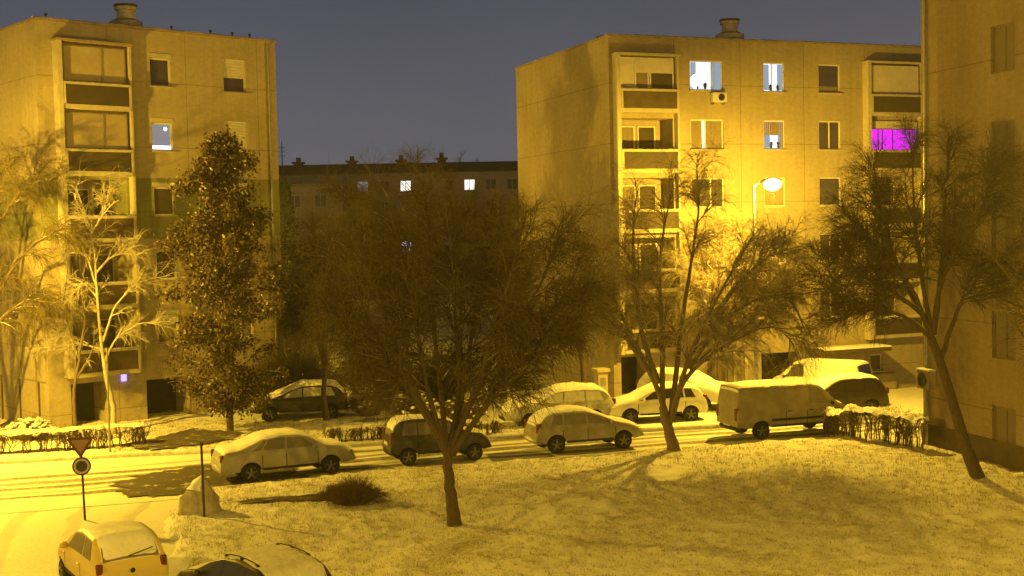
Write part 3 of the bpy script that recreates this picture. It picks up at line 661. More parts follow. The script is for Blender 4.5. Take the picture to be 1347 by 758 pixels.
def make_tree(name, label, base, trunk, limbs, seed, dens=(14,9,6), lens=((1.1,2.0),(.6,1.1),(.35,.8)), grav=(.02,.1,.35), bark='bark', twig='twig',
              tr=.17, lr=.085, twr=.0075, group=None, upb=(.35,.15,0), limb_t0=.25, cat='tree'):
    g = np.random.default_rng(seed); t = thing(name, label, cat, tuple(base), 0, group); b = np.array(base)
    st = []; lim = []
    P, Rr = resample(trunk, [tr*1.35, tr, tr*.85, tr*.72], 14); P = P-b
    P[1:,:2] += g.normal(size=(13,2))*.012; st.append((P[None], Rr[None], 9))
    for L_ in limbs:
        w = 1.
        if isinstance(L_, tuple): L_, w = L_
        P, Rr = resample(L_, [lr*w, lr*w*.75, lr*w*.45, lr*w*.16], 16); P = P-b; P[1:] += np.cumsum(g.normal(size=(15,3))*.014, 0); lim.append((P, Rr))
    LP = np.array([p for p, r in lim]); LR = np.array([r for p, r in lim]); st.append((LP, LR, 7))
    cen = LP.reshape(-1, 3).mean(0)
    B1, r1 = spawn(g, LP, LR, dens[0], limb_t0, 1., lens[0], (.35,1.1), grav[0], .13, 9, .032, upb[0], cen, .35); st.append((B1, r1, 5))
    build_parts(st, 'trunk', M[bark], t)
    B2, r2 = spawn(g, B1, r1, dens[1], .15, 1., lens[1], (.4,1.2), grav[1], .16, 6, .018, upb[1], cen, .2)
    B3, r3 = spawn(g, B2, r2, dens[2], .1, 1., lens[2], (.3,1.1), grav[2], .16, 5, twr, upb[2])
    build_parts([(B2, r2, 4), (B3, r3, 3)], 'crown', M[twig], t)
    return t
def PX(pts, D, dz=None, g=None):
    out = []
    off = 0 if g is None else g.uniform(-1, 1)*(dz or 0)
    for i, p in enumerate(pts): out.append(at(p[0], p[1], D+off*(i/(len(pts)-1))))
    return out
g0 = np.random.default_rng(11)
def gbase(x, y): return (x, y, float(gz(x, y, False))-.06)
D1 = 33.04
make_tree('bare_tree', 'dark bare tree with a broad crown on the lawn before the small dark hatchback', gbase(-1.62,D1),
    PX([(600,703),(594,655),(588,618),(590,588)], D1),
    [PX(l, D1, 2.6, g0) for l in (
        [(590,605),(572,560),(545,520),(515,475),(485,415),(455,350),(430,310)], [(589,598),(560,510),(545,420),(525,330),(510,262)], [(590,590),(602,540),(605,470),(600,370),(590,262)],
        [(594,590),(622,520),(645,450),(668,370),(690,290)], [(596,598),(625,552),(655,515),(695,482),(735,440),(765,395)], [(592,592),(612,500),(625,400),(640,310),(648,255)],
        [(588,600),(560,545),(510,490),(460,440),(412,385)], [(592,600),(640,530),(690,460),(730,410),(760,345)], [(588,590),(575,470),(568,380),(560,300),(552,238)],
        [(590,596),(540,490),(490,370),(470,300),(452,262)], [(592,592),(650,470),(700,400),(735,330),(742,300)])],
    21, (19,10,7), ((.9,1.9),(.55,1.2),(.4,1.0)), (.03,.13,.4), twr=.009, tr=.165, lr=.085, group='bare trees', limb_t0=.22)
D2 = 43.8
make_tree('bare_tree', 'bare tree with a forked trunk and drooping twigs before the white hatchback', gbase(5.63,D2),
    PX([(889,600),(881,572),(874,548),(872,535)], D2),
    [PX(l, D2, 2.5, g0) for l in (
        [(874,550),(868,512),(850,485),(835,450),(815,420),(792,365),(768,320)], [(872,545),(869,490),(872,430),(866,340),(878,280),(885,245)],
        [(880,560),(892,510),(918,478),(952,455),(990,432),(1028,425),(1052,462)], [(885,545),(908,470),(932,420),(962,360),(992,312)], [(882,552),(895,440),(906,360),(920,270),(915,215)],
        [(866,505),(840,420),(832,340),(830,280),(838,245)], [(905,485),(950,420),(1000,385),(1040,385),(1062,440)], [(835,450),(800,410),(770,375),(748,385)], [(850,485),(815,430),(780,400),(755,430)], [(915,478),(960,440),(1010,400),(1035,350)], [(930,430),(975,370),(1010,340),(1035,330)])],
    22, (19,10,7), ((1.0,2.2),(.6,1.4),(.5,1.1)), (.05,.2,.5), tr=.2, lr=.11, bark='bark2', twig='twig_snow', twr=.0085, group='bare trees')
D3 = 38.1
make_tree('bare_tree', 'leaning bare tree with a wide dark crown before the dim brown block', gbase(14.2,D3),
    PX([(1290,637),(1268,585),(1257,540),(1240,485),(1226,445)], D3),
    [PX(l, D3, 2.2, g0) for l in (
        [(1228,448),(1190,415),(1150,405),(1122,412),(1100,385),(1085,345)], [(1226,445),(1205,380),(1170,340),(1135,300),(1108,268)], [(1228,440),(1232,390),(1252,340),(1288,300),(1303,240),(1300,195)],
        [(1226,440),(1210,340),(1200,260),(1195,185)], [(1238,470),(1262,400),(1290,360),(1325,330),(1345,300)], [(1226,442),(1190,370),(1160,280),(1150,205)], [(1228,440),(1240,330),(1245,250),(1250,178)],
        [(1215,415),(1170,380),(1130,360),(1100,330)])],
    23, (19,11,7), ((.9,1.9),(.55,1.2),(.4,.95)), (.02,.1,.3), twr=.009, tr=.17, lr=.085, group='bare trees')
D9 = 33.
make_tree('bare_tree', 'bare tree rooted beyond the right edge of the frame, only its branch tips reach in', gbase(15.6,D9),
    PX([(1440,780),(1432,650),(1428,560)], D9), [PX(l, D9, 1.5, g0) for l in ([(1428,560),(1400,450),(1360,395),(1320,350),(1300,325)], [(1428,560),(1420,420),(1390,330),(1350,250)], [(1428,560),(1440,400),(1450,250)], [(1428,560),(1480,430),(1520,300)])],
    24, (11,8,5), tr=.16, group='bare trees')
# pale birch-like tree near the left block, lit by the lamp
D5 = 50.6
make_tree('pale_tree', 'pale barked tree with pollarded curving limbs lit yellow before the left block', gbase(-16.35,D5),
    PX([(150,576),(149,535),(140,500),(136,470)], D5),
    [(PX(l, D5, .5, g0), 1.35 if k_ == 0 else 1.) for k_, l in enumerate((
        [(138,480),(133,440),(128,390),(124,330),(113,290),(96,240)], [(138,475),(150,448),(170,436),(190,426),(214,430)], [(135,450),(150,408),(168,385),(190,372),(226,366)],
        [(136,460),(110,452),(88,452),(62,458)], [(130,410),(110,408),(92,420),(68,450)], [(128,380),(112,335),(92,330),(76,352)], [(126,360),(145,338),(168,332),(182,340)], [(127,390),(108,370),(98,400)], [(118,310),(135,285),(150,250)]))],
    25, (14,6,4), ((.6,1.7),(.35,.9),(.25,.6)), (.06,.2,.45), 'bark_pale', 'bark_pale', .11, .055, .0085, upb=(.5,.1,0))
make_tree('pale_tree', 'slim pale trunk left of the pollarded tree, before the dark garage opening', gbase(-17.85,50.2),
    PX([(100,578),(96,520),(100,500),(105,470)], 50.2), [PX(l, 50.2, .4, g0) for l in ([(104,472),(112,430),(108,380),(112,340)], [(104,472),(92,440),(82,400),(88,350)], [(100,500),(120,460),(125,420)])],
    26, (5,4,3), ((.5,1.0),(.3,.7),(.2,.5)), (.1,.3,.5), 'bark2', 'bark_pale', .075, .05, .01)
# wispy willow at the left edge
make_tree('willow_tree', 'wispy willow at the left edge of the frame, twigs lit yellow before the gable', gbase(-21.4,50.),
    PX([(-40,585),(-38,520),(-34,460)], 50.), [PX(l, 50., 1.2, g0) for l in ([(-34,460),(-25,380),(-5,300),(30,240),(70,235)], [(-34,460),(-30,350),(-10,260),(15,215)], [(-34,460),(-10,400),(30,330),(70,300),(95,320)], [(-34,460),(-50,350),(-60,250)], [(-34,470),(0,420),(40,390),(70,400)])],
    27, (15,9,7), ((.9,1.9),(.6,1.4),(.5,1.4)), (.1,.35,.7), 'bark', 'twig', .2, .1, .0085)
# trees behind, between the blocks
def auto_tree(name, label, x, y, h, w, seed, dens, tr=.13, group=None, **k):
    g = np.random.default_rng(seed); b = np.array(gbase(x, y)); zf = h*.28
    trunk = [b, b+(g.normal()*.1, g.normal()*.1, zf*.5), b+(g.normal()*.15, g.normal()*.15, zf)]
    lim = []; nl = 8
    for i in range(nl):
        a = 2*math.pi*i/nl+g.uniform(-.3,.3); r = w*g.uniform(.55,1.)*(1 if i % 3 else .35); H = h*g.uniform(.75,1.)*(1 if r < w*.6 else .82)
        p0 = trunk[-1]; e = np.array([math.cos(a)*r, math.sin(a)*r, 0])
        lim.append([p0, p0+e*.25+(0,0,(H-zf)*.35), p0+e*.6+(0,0,(H-zf)*.7), p0+e+(0,0,H-zf)])
    return make_tree(name, label, b, trunk, lim, seed, dens, tr=tr, lr=tr*.55, group=group, **k)
for x, y, h, w, sd, lab in ((-8.0,53.1,8.,2.2,41,'slim bare tree behind the sedan, between the snowy car and the snow dusted shrubs'),
        (-5.2,60.,10.,3.0,42,'bare tree in the dark gap between the blocks, left of the centre'), (-.5,58.5,9.5,3.,43,'bare tree in the dark gap behind the snow covered estate car'),
        (3.0,56.2,8.5,2.2,44,'bare tree close to the left corner of the right block'), (-9.5,82.,11.5,3.4,45,'bare tree near the right corner of the left block'), (-3.,72.,11.5,3.6,46,'tallest of the bare trees deep in the gap between the blocks'), (2.,76.,11.,3.4,47,'bare tree deep in the gap beside the right gable')):
    auto_tree('bare_tree', lab, x, y, h, w, sd, (14,11,8), group='bare trees', twig='twig_back', twr=.011, lens=((1.,1.9),(.6,1.2),(.4,.9)))
auto_tree('bare_tree', 'tree at the foot of the right block behind the van, twigs lit by the lamp', 9.4, 57.0, 9.2, 2.6, 48, (13,9,6), tr=.13, group='bare trees', twig='twig_snow', twr=.009, grav=(.03,.15,.4), lens=((.8,1.6),(.5,1.0),(.4,.8)))
for x, lab in ((-7.6,'left of two dark tree tops showing over the distant roof'), (-4.6,'right of two dark tree tops showing over the distant roof')):
    auto_tree('bare_tree', lab, x, 196., 19.3, 3.6, 50+int(x), (9,6,4), tr=.3, group='bare trees', twig='twig_back', twr=.04, lens=((1.6,2.6),(.9,1.5),(.6,1.2)))
# dark evergreen against the gap
def leaf_cloud(name, pts, size, mats, parent, g, droop=.7, frac=.2):
    n = len(pts); d = norm(g.normal(size=(n,3))*np.array([1,1,.6])+np.array([0,0,-droop])); s = norm(np.cross(d, g.normal(size=(n,3)))); L_ = g.uniform(size[0], size[1], n)[:,None]; w = L_*.28
    nn = np.cross(d, s)
    V = np.stack([pts, pts+d*L_*.5+s*w+nn*w*.3, pts+d*L_, pts+d*L_*.5-s*w+nn*w*.3], 1).reshape(-1, 3); Q = np.arange(n*4).reshape(n, 4)
    k = g.random(n) < frac
    out = []
    for sel, m in ((~k, mats[0]), (k, mats[1])):
        if sel.sum():
            v = V.reshape(n, 4, 3)[sel].reshape(-1, 3); out.append(fastmesh(name, v, np.arange(len(v)).reshape(-1, 4), m, parent))
    return out
def leafy_tree(name, label, base, h, prof, nleaf, size, seed, mats, frac, D=None, bark='bark'):
    g = np.random.default_rng(seed); b = np.array(base); t = thing(name, label, 'tree', base)
    zs = np.array([p[0] for p in prof]); rs = np.array([p[1] for p in prof])
    st = [(resample([(0,0,0),(.03,.02,h*.4),(-.05,.05,h*.75),(0,0,h)], [.15,.11,.06,.015], 16))]
    P, Rr = st[0]
    nb = 170; zb = g.uniform(zs[0], zs[-1], nb)*h; a = g.uniform(0, 6.283, nb); r = np.interp(zb/h, zs, rs)*g.uniform(.3,1.42,nb)
    p0 = np.stack([0*zb, 0*zb, zb-.3*r], 1); p1 = np.stack([np.cos(a)*r, np.sin(a)*r, zb+.12*r], 1)
    S = 7; tt = np.linspace(0, 1, S)[None,:,None]; BP = p0[:,None]*(1-tt)+p1[:,None]*tt; BP[:,:,2] += (.25*r[:,None]*np.sin(np.linspace(0,1,S)*3.0)[None,:]); BP += np.cumsum(g.normal(size=BP.shape)*.02, 1)
    BR = np.broadcast_to(np.linspace(.03,.008,S), (nb, S))
    build_parts([(P[None], Rr[None], 8), (BP, BR.copy(), 5)], 'trunk', M[bark], t)
    # leaves hang in clumps along the boughs
    nc = 950; i = g.integers(0, nb, nc); f = g.uniform(.3, 1., nc)*(S-1); k = np.minimum(f.astype(int), S-2); c = BP[i,k]+(BP[i,k+1]-BP[i,k])*(f-k)[:,None]
    q = g.integers(0, nc, nleaf); pts = c[q]+g.normal(size=(nleaf,3))*np.array([.17,.17,.2])
    leaf_cloud('crown', pts, size, mats, t, g, .8, frac)
    return t
leafy_tree('leafy_tree', 'tall dark tree still hung with drooping withered leaves, right of the pale tree', gbase(-11.5,50.4), 12.2,
    [(.08,1.1),(.16,2.0),(.3,2.4),(.5,2.35),(.68,1.95),(.85,1.15),(.97,.25)], 40000, (.09,.21), 31, (M['leaf'], M['leaf_pale']), .09)
leafy_tree('evergreen_tree', 'small dark evergreen close to the right corner of the left block, far behind', gbase(-15.9,88.), 11.5, [(.1,1.6),(.5,1.4),(.85,.7),(1.,.1)], 5000, (.25,.5), 32, (M['evergreen'], M['evergreen']), .0)

# ------------------------------------------------------------------ hedges, shrubs, grass
def hedge(label, P, h, w, seed, n_st, snow=.6, mats=('shrub','bark')):
    g = np.random.default_rng(seed); P = np.asarray(P, float); d = np.r_[0, np.cumsum(np.linalg.norm(np.diff(P, axis=0), axis=1))]
    def along(t): return np.stack([np.interp(t, d, P[:,0]), np.interp(t, d, P[:,1])], 1)
    L_ = d[-1]; t = thing('hedge', label, 'hedge', (P[0,0], P[0,1], 0)); o = np.array([P[0,0], P[0,1], 0])
    tt = g.uniform(0, L_, n_st); q = along(tt)+g.normal(size=(n_st,2))*w*.3; z0 = gz(q[:,0], q[:,1], False)
    S = 4; hh = h*g.uniform(.6,.95,n_st); SP = np.empty((n_st, S, 3))
    for s in range(S):
        f = s/(S-1); SP[:,s,:2] = q+g.normal(size=(n_st,2))*.05*f*2; SP[:,s,2] = z0-.05+hh*f
    SR = g.uniform(.012,.03,n_st)[:,None]*np.linspace(1,.5,S)[None,:]
    stm = build_parts([(SP-o, SR, 5)], 'stems', M[mats[1]], t)
    B, r = spawn(g, SP-o, SR, 7, .25, 1., (.25*h,.5*h), (.3,1.1), .02, .2, 4, .009, .35)
    B2, r2 = spawn(g, B, r, 4, .2, 1., (.15*h,.35*h), (.4,1.2), .02, .25, 3, .007, .2)
    build_parts([(B, r, 3), (B2, r2, 3)], 'twigs', M[mats[0]], t)
    if snow:
        nt2 = np.arange(0, L_+.01, .09); pc = along(nt2); zc = gz(pc[:,0], pc[:,1], False); dv = np.gradient(pc, axis=0); nv = norm(np.stack([-dv[:,1], dv[:,0]], 1)); cols_ = []
        for kk_, f in enumerate(np.linspace(-1, 1, 9)):
            q2 = pc+nv*w*.52*f+g.normal(size=pc.shape)*.02; hz = h*(.93-.13*f*f)+g.normal(size=len(pc))*.03*snow+vnoise(q2[:,0], q2[:,1], .3, 77)*.12
            cols_.append(np.c_[q2-o[:2], zc+hz])
        mb = MB(); mb.grid(np.array(cols_)); mb.build('snow_cap', M['snow_thin'] if snow < .8 else M['snow'], t, smooth=True, angle=80); nn = 0; mb = MB()
        t2 = g.uniform(0, L_, nn); c = along(t2)+g.normal(size=(nn,2))*w*.38; mb = MB(); zz = gz(c[:,0], c[:,1], False)
        for k in range(nn):
            if g.random() < snow:
                s_ = g.uniform(.06,.15); mb.ball((c[k,0]-o[0], c[k,1]-o[1], zz[k]+h*g.uniform(.78,1.02)), (s_*1.3, s_*1.2, s_*.55), 6, 4, .25)
    return t
hedge('long clipped hedge with bare stems along the left pavement, in front of the pale tree', [(-22,45.6),(-18.9,46.4),(-16,47.1),(-14.1,47.6)], .95, .5, 61, 125, .35)
hedge('clipped snow topped hedge in shadow between the van and the dim right block', [(11.7,46.9),(12.5,45.5),(13.4,44.0),(14.0,42.7)], 1.25, .6, 62, 80, .85)
hedge('low sparse twig hedge along the far kerb behind the sedan and the small black car', [(-7.2,47.5),(-4,47.9),(-.6,48.6)], .6, .35, 63, 150, .3)
def shrub(label, c, rx, ry, h, seed, n=260, snow=.0, m='shrub', name='shrub', droop=.15):
    g = np.random.default_rng(seed); z0 = float(gz(c[0], c[1], False)); t = thing(name, label, 'bush', (c[0], c[1], z0-.04))
    a = g.uniform(0, 6.283, n); rr = np.sqrt(g.random(n)); S = 6
    p0 = np.stack([np.cos(a)*rr*rx*.35, np.sin(a)*rr*ry*.35, 0*a], 1); p1 = np.stack([np.cos(a)*rr*rx, np.sin(a)*rr*ry, h*(1-.75*rr**2)*g.uniform(.7,1.1,n)], 1)
    BP = np.empty((n, S, 3))
    for s in range(S):
        f = s/(S-1); BP[:,s] = p0*(1-f)+p1*f; BP[:,s,2] += droop*h*math.sin(f*math.pi)
    BP[:,1:] += np.cumsum(g.normal(size=(n,S-1,3))*.025*h, 1); BR = g.uniform(.007,.013,n)[:,None]*np.linspace(1,.5,S)[None,:]
    B2, r2 = spawn(g, BP, BR, 6, .3, 1., (.2*h,.45*h), (.3,1.), .08, .2, 4, .008, .15)
    build_parts([(BP, BR, 4), (B2, r2, 3)], 'twigs', M[m], t)
    if snow:
        mb = MB()
        for k in range(int(snow*rx*ry*190)):
            q = g.uniform(0, 6.283); r = math.sqrt(g.random())*.95; s_ = g.uniform(.035,.10)
            mb.ball((math.cos(q)*r*rx, math.sin(q)*r*ry, h*(1-.7*r*r)*g.uniform(.75,1.0)), (s_*1.3, s_*1.2, s_*.6), 6, 4, .25)
        mb.build('snow_clumps', M['snow'], t, smooth=True, angle=80)
    return t
shrub('dark low dome shaped bush on the snowy lawn beside the sedan', (-4.75,35.9), 1.1, .75, .75, 71, 520)
shrub('leftmost snow covered bush under the gable of the left block', (-21.6,49.2), 1.5, .9, 1.15, 72, 260, 1.4)
shrub('snow covered bush between the gable and the pale trunks', (-19.2,49.6), 1.2, .8, .95, 73, 220, 1.2)
shrub('tall snow dusted bush right of the snowy car behind the sedan', (-6.3,54.), 1.1, .9, 1.5, 74, 300, .5)
shrub('snow dusted bush behind the small black car', (-4.2,52.6), 1.2, .9, 1.25, 75, 300, .55)
shrub('broad dusky bush left of the snow covered estate car', (-2.2,52.), 1.1, .8, 1.1, 76, 260, .35)
for x_, y_, h_, sd_, lb_ in ((-9.8,57.2,3.6,77,'tall dusky thicket left of the gap behind the car under a slab of snow'), (-6.6,59.,3.4,78,'tall dusky thicket in the middle of the gap between the blocks'), (-3.4,58.6,2.5,79,'tall dusky thicket right of the gap behind the snow covered estate car')):
    shrub(lb_, (x_, y_), 2.1, 1.3, h_, sd_, 640, 0, 'twig_back')
# grass poking through the snow
def grass():
    g = np.random.default_rng(81); n = 60000
    y = 26+(g.random(n)**.75)*28; hw = y*.44; x = g.uniform(-1, 1, n)*hw
    lawn, park, strip = masks(x, y); dens = vnoise(x, y, 2.5, 82)+vnoise(x, y, .8, 83)*.6
    ok = ((lawn > .75) | (strip > .8))*(dens > -.45)*((y < 45) | (x > -15)); ok &= ~((y > 50.5) & (x > -7))
    x = x[ok]; y = y[ok]; n = len(x); z = gz(x, y)
    k = 4; px_ = np.repeat(x, k)+g.normal(size=n*k)*.06; py_ = np.repeat(y, k)+g.normal(size=n*k)*.06; pz = np.repeat(z, k)-.02
    h = np.repeat(g.uniform(.03,.12,n), k)*g.uniform(.6,1.2,n*k); a = g.uniform(0, 6.283, n*k); le = g.normal(size=(n*k,2))*.5
    w = .009
    b = np.stack([px_, py_, pz], 1); s = np.stack([np.cos(a)*w, np.sin(a)*w, 0*a], 1); tip = b+np.stack([le[:,0]*h, le[:,1]*h, h], 1)
    V = np.stack([b-s, b+s, tip], 1).reshape(-1, 3)
    o = fastmesh('grass', V, np.arange(len(V)).reshape(-1, 3), M['grass']); o['kind'] = 'stuff'
grass()

# ------------------------------------------------------------------ rock, sign, posts, pillar
rk = thing('boulder', 'pale pointed boulder with a little snow on its top beside the thin dark post', 'rock', (-9.0,35.35,float(gz(-9.,35.35,False))-.08), R(8))
def rockmesh(z0, sc=1., top=False):
    g = np.random.default_rng(5); mb = MB(); lv = [(-.05,.62,.45,0,0),(.25,.60,.43,.0,0),(.5,.50,.37,.0,.0),(.72,.36,.27,.02,.02),(.9,.22,.17,.06,.03),(1.06,.06,.05,.1,.04)]
    n = 11; ang = np.linspace(0, 2*np.pi, n, endpoint=False); j = g.uniform(.86,1.14,(len(lv), n)); V = []
    for i, (z, rx, ry, ox, oy) in enumerate(lv):
        for k in range(n):
            V.append(((rx*j[i,k]*math.cos(ang[k])+ox)*sc, (ry*j[i,k]*math.sin(ang[k])+oy)*sc, z+g.uniform(-.03,.03)))
    s = len(lv); st_ = 3 if top else 0
    Fc = [(i*n+q, i*n+(q+1) % n, (i+1)*n+(q+1) % n, (i+1)*n+q) for i in range(st_, s-1) for q in range(n)]+[tuple(range((s-1)*n, s*n))]
    V = np.array(V)
    if top: V = V[st_*n:]; Fc = [tuple(q-st_*n for q in f) for f in Fc]
    if top:
        V[:,2] += .035; sel = V[:,0] > .12; V[sel,2] -= .11
    mb.add(V, Fc); return mb
rockmesh(0).build('stone', M['rock'], rk, smooth=True, angle=50); rockmesh(0, 1.03, True).build('snow_cap', M['snow'], rk, smooth=True)
po = thing('metal_post', 'thin dark metal post standing by the boulder', 'post', (*unp2, 0) if False else (-8.72,34.72,float(gz(-8.72,34.72,False))-.1))
mb = MB(); mb.tube([(0,0,0),(-.02,0,2.1)], .035, 8); mb.build('pole', M['metal_dark'], po)
mb = MB(); mb.lathe([(.05,2.08),(.06,2.1),(.06,2.15),(.02,2.17)], 10, (-.02,0,0)); mb.build('cap', M['metal_dark'], po)
sg = thing('road_sign', 'give way triangle above a round sign on a thin post behind the yellow hatchback', 'road sign', (-12.36,35.61,-.1), R(14))
mb = MB(); mb.tube([(0,0,0),(-.05,0,2.62)], .032, 8); mb.build('post', M['metal_dark'], sg)
def flat(mb, pts, y0, y1):
    n = len(pts); V = [(p[0], y0, p[1]) for p in pts]+[(p[0], y1, p[1]) for p in pts]
    mb.add(V, [tuple(range(n)), tuple(range(2*n-1, n-1, -1))]+[(i, i+n, (i+1) % n+n, (i+1) % n) for i in range(n)])
def tri(s, cz): return [(-.05+x, z) for x, z in ((0, cz-s*.6), (s*.5+.03, cz+s*.25), (s*.5-.02, cz+s*.31), (-s*.5+.02, cz+s*.31), (-s*.5-.03, cz+s*.25))]
M['sign_red'] = mat('sign_red', (.10,.022,.015), .5, .2, 5); M['sign_face'] = mat('sign_white', (.24,.17,.13), .5, .25, 6); M['sign_blue'] = mat('sign_blue', (.035,.035,.08), .5, .2, 5); M['sign_white'] = mat('sign_white_ring', (.42,.36,.34), .5, .2, 6)
mb = MB(); flat(mb, tri(.66, 2.28), -.055, -.035); tr_ = mb.build('give_way_sign', M['sign_red'], sg); mb = MB(); flat(mb, tri(.44, 2.285), -.06, -.056); mb.build('sign_face', M['sign_face'], tr_)
mb = MB(); mb.lathe([(.26,-.055),(.26,-.035)], 28, (-.035,0,1.66), 'y'); rd = mb.build('round_sign', M['sign_blue'], sg)
mb = MB(); mb.lathe([(.215,-.059),(.215,-.056)], 28, (-.035,0,1.66), 'y'); mb.build('sign_ring', M['sign_white'], rd)
mb = MB(); mb.lathe([(.16,-.063),(.16,-.060)], 24, (-.035,0,1.66), 'y'); mb.build('sign_centre', M['sign_blue'], rd)
q = at(145, 598, 46.1); pt_ = at(145, 455, 46.1)
mb = MB(); mb.tube([(0,0,-.2),(0,0,2),(.02,0,pt_[2]-q[2])], [.045,.04,.03], 8)
o = mb.build('slender_pole', M['metal_grey']); o.location = (q[0], q[1], 0); tag(o, 'slender grey pole on the pavement in front of the pale tree', 'pole')
pi_ = thing('masonry_pillar', 'short square pillar with a flat cap before the left corner of the right block', 'pillar', (3.96,56.9,0), R(20))
mb = MB(); mb.box(-.24,.24,-.24,.24,-.1,1.5); mb.build('shaft', M['trim'], pi_, bevel=.02); mb = MB(); mb.box(-.33,.33,-.33,.33,1.503,1.66); mb.build('cap', M['trim'], pi_, bevel=.02)
mb = MB(); mb.box(-.12,.12,-.262,-.243,.9,1.25); mb.build('meter_door', M['metal_grey'], pi_)

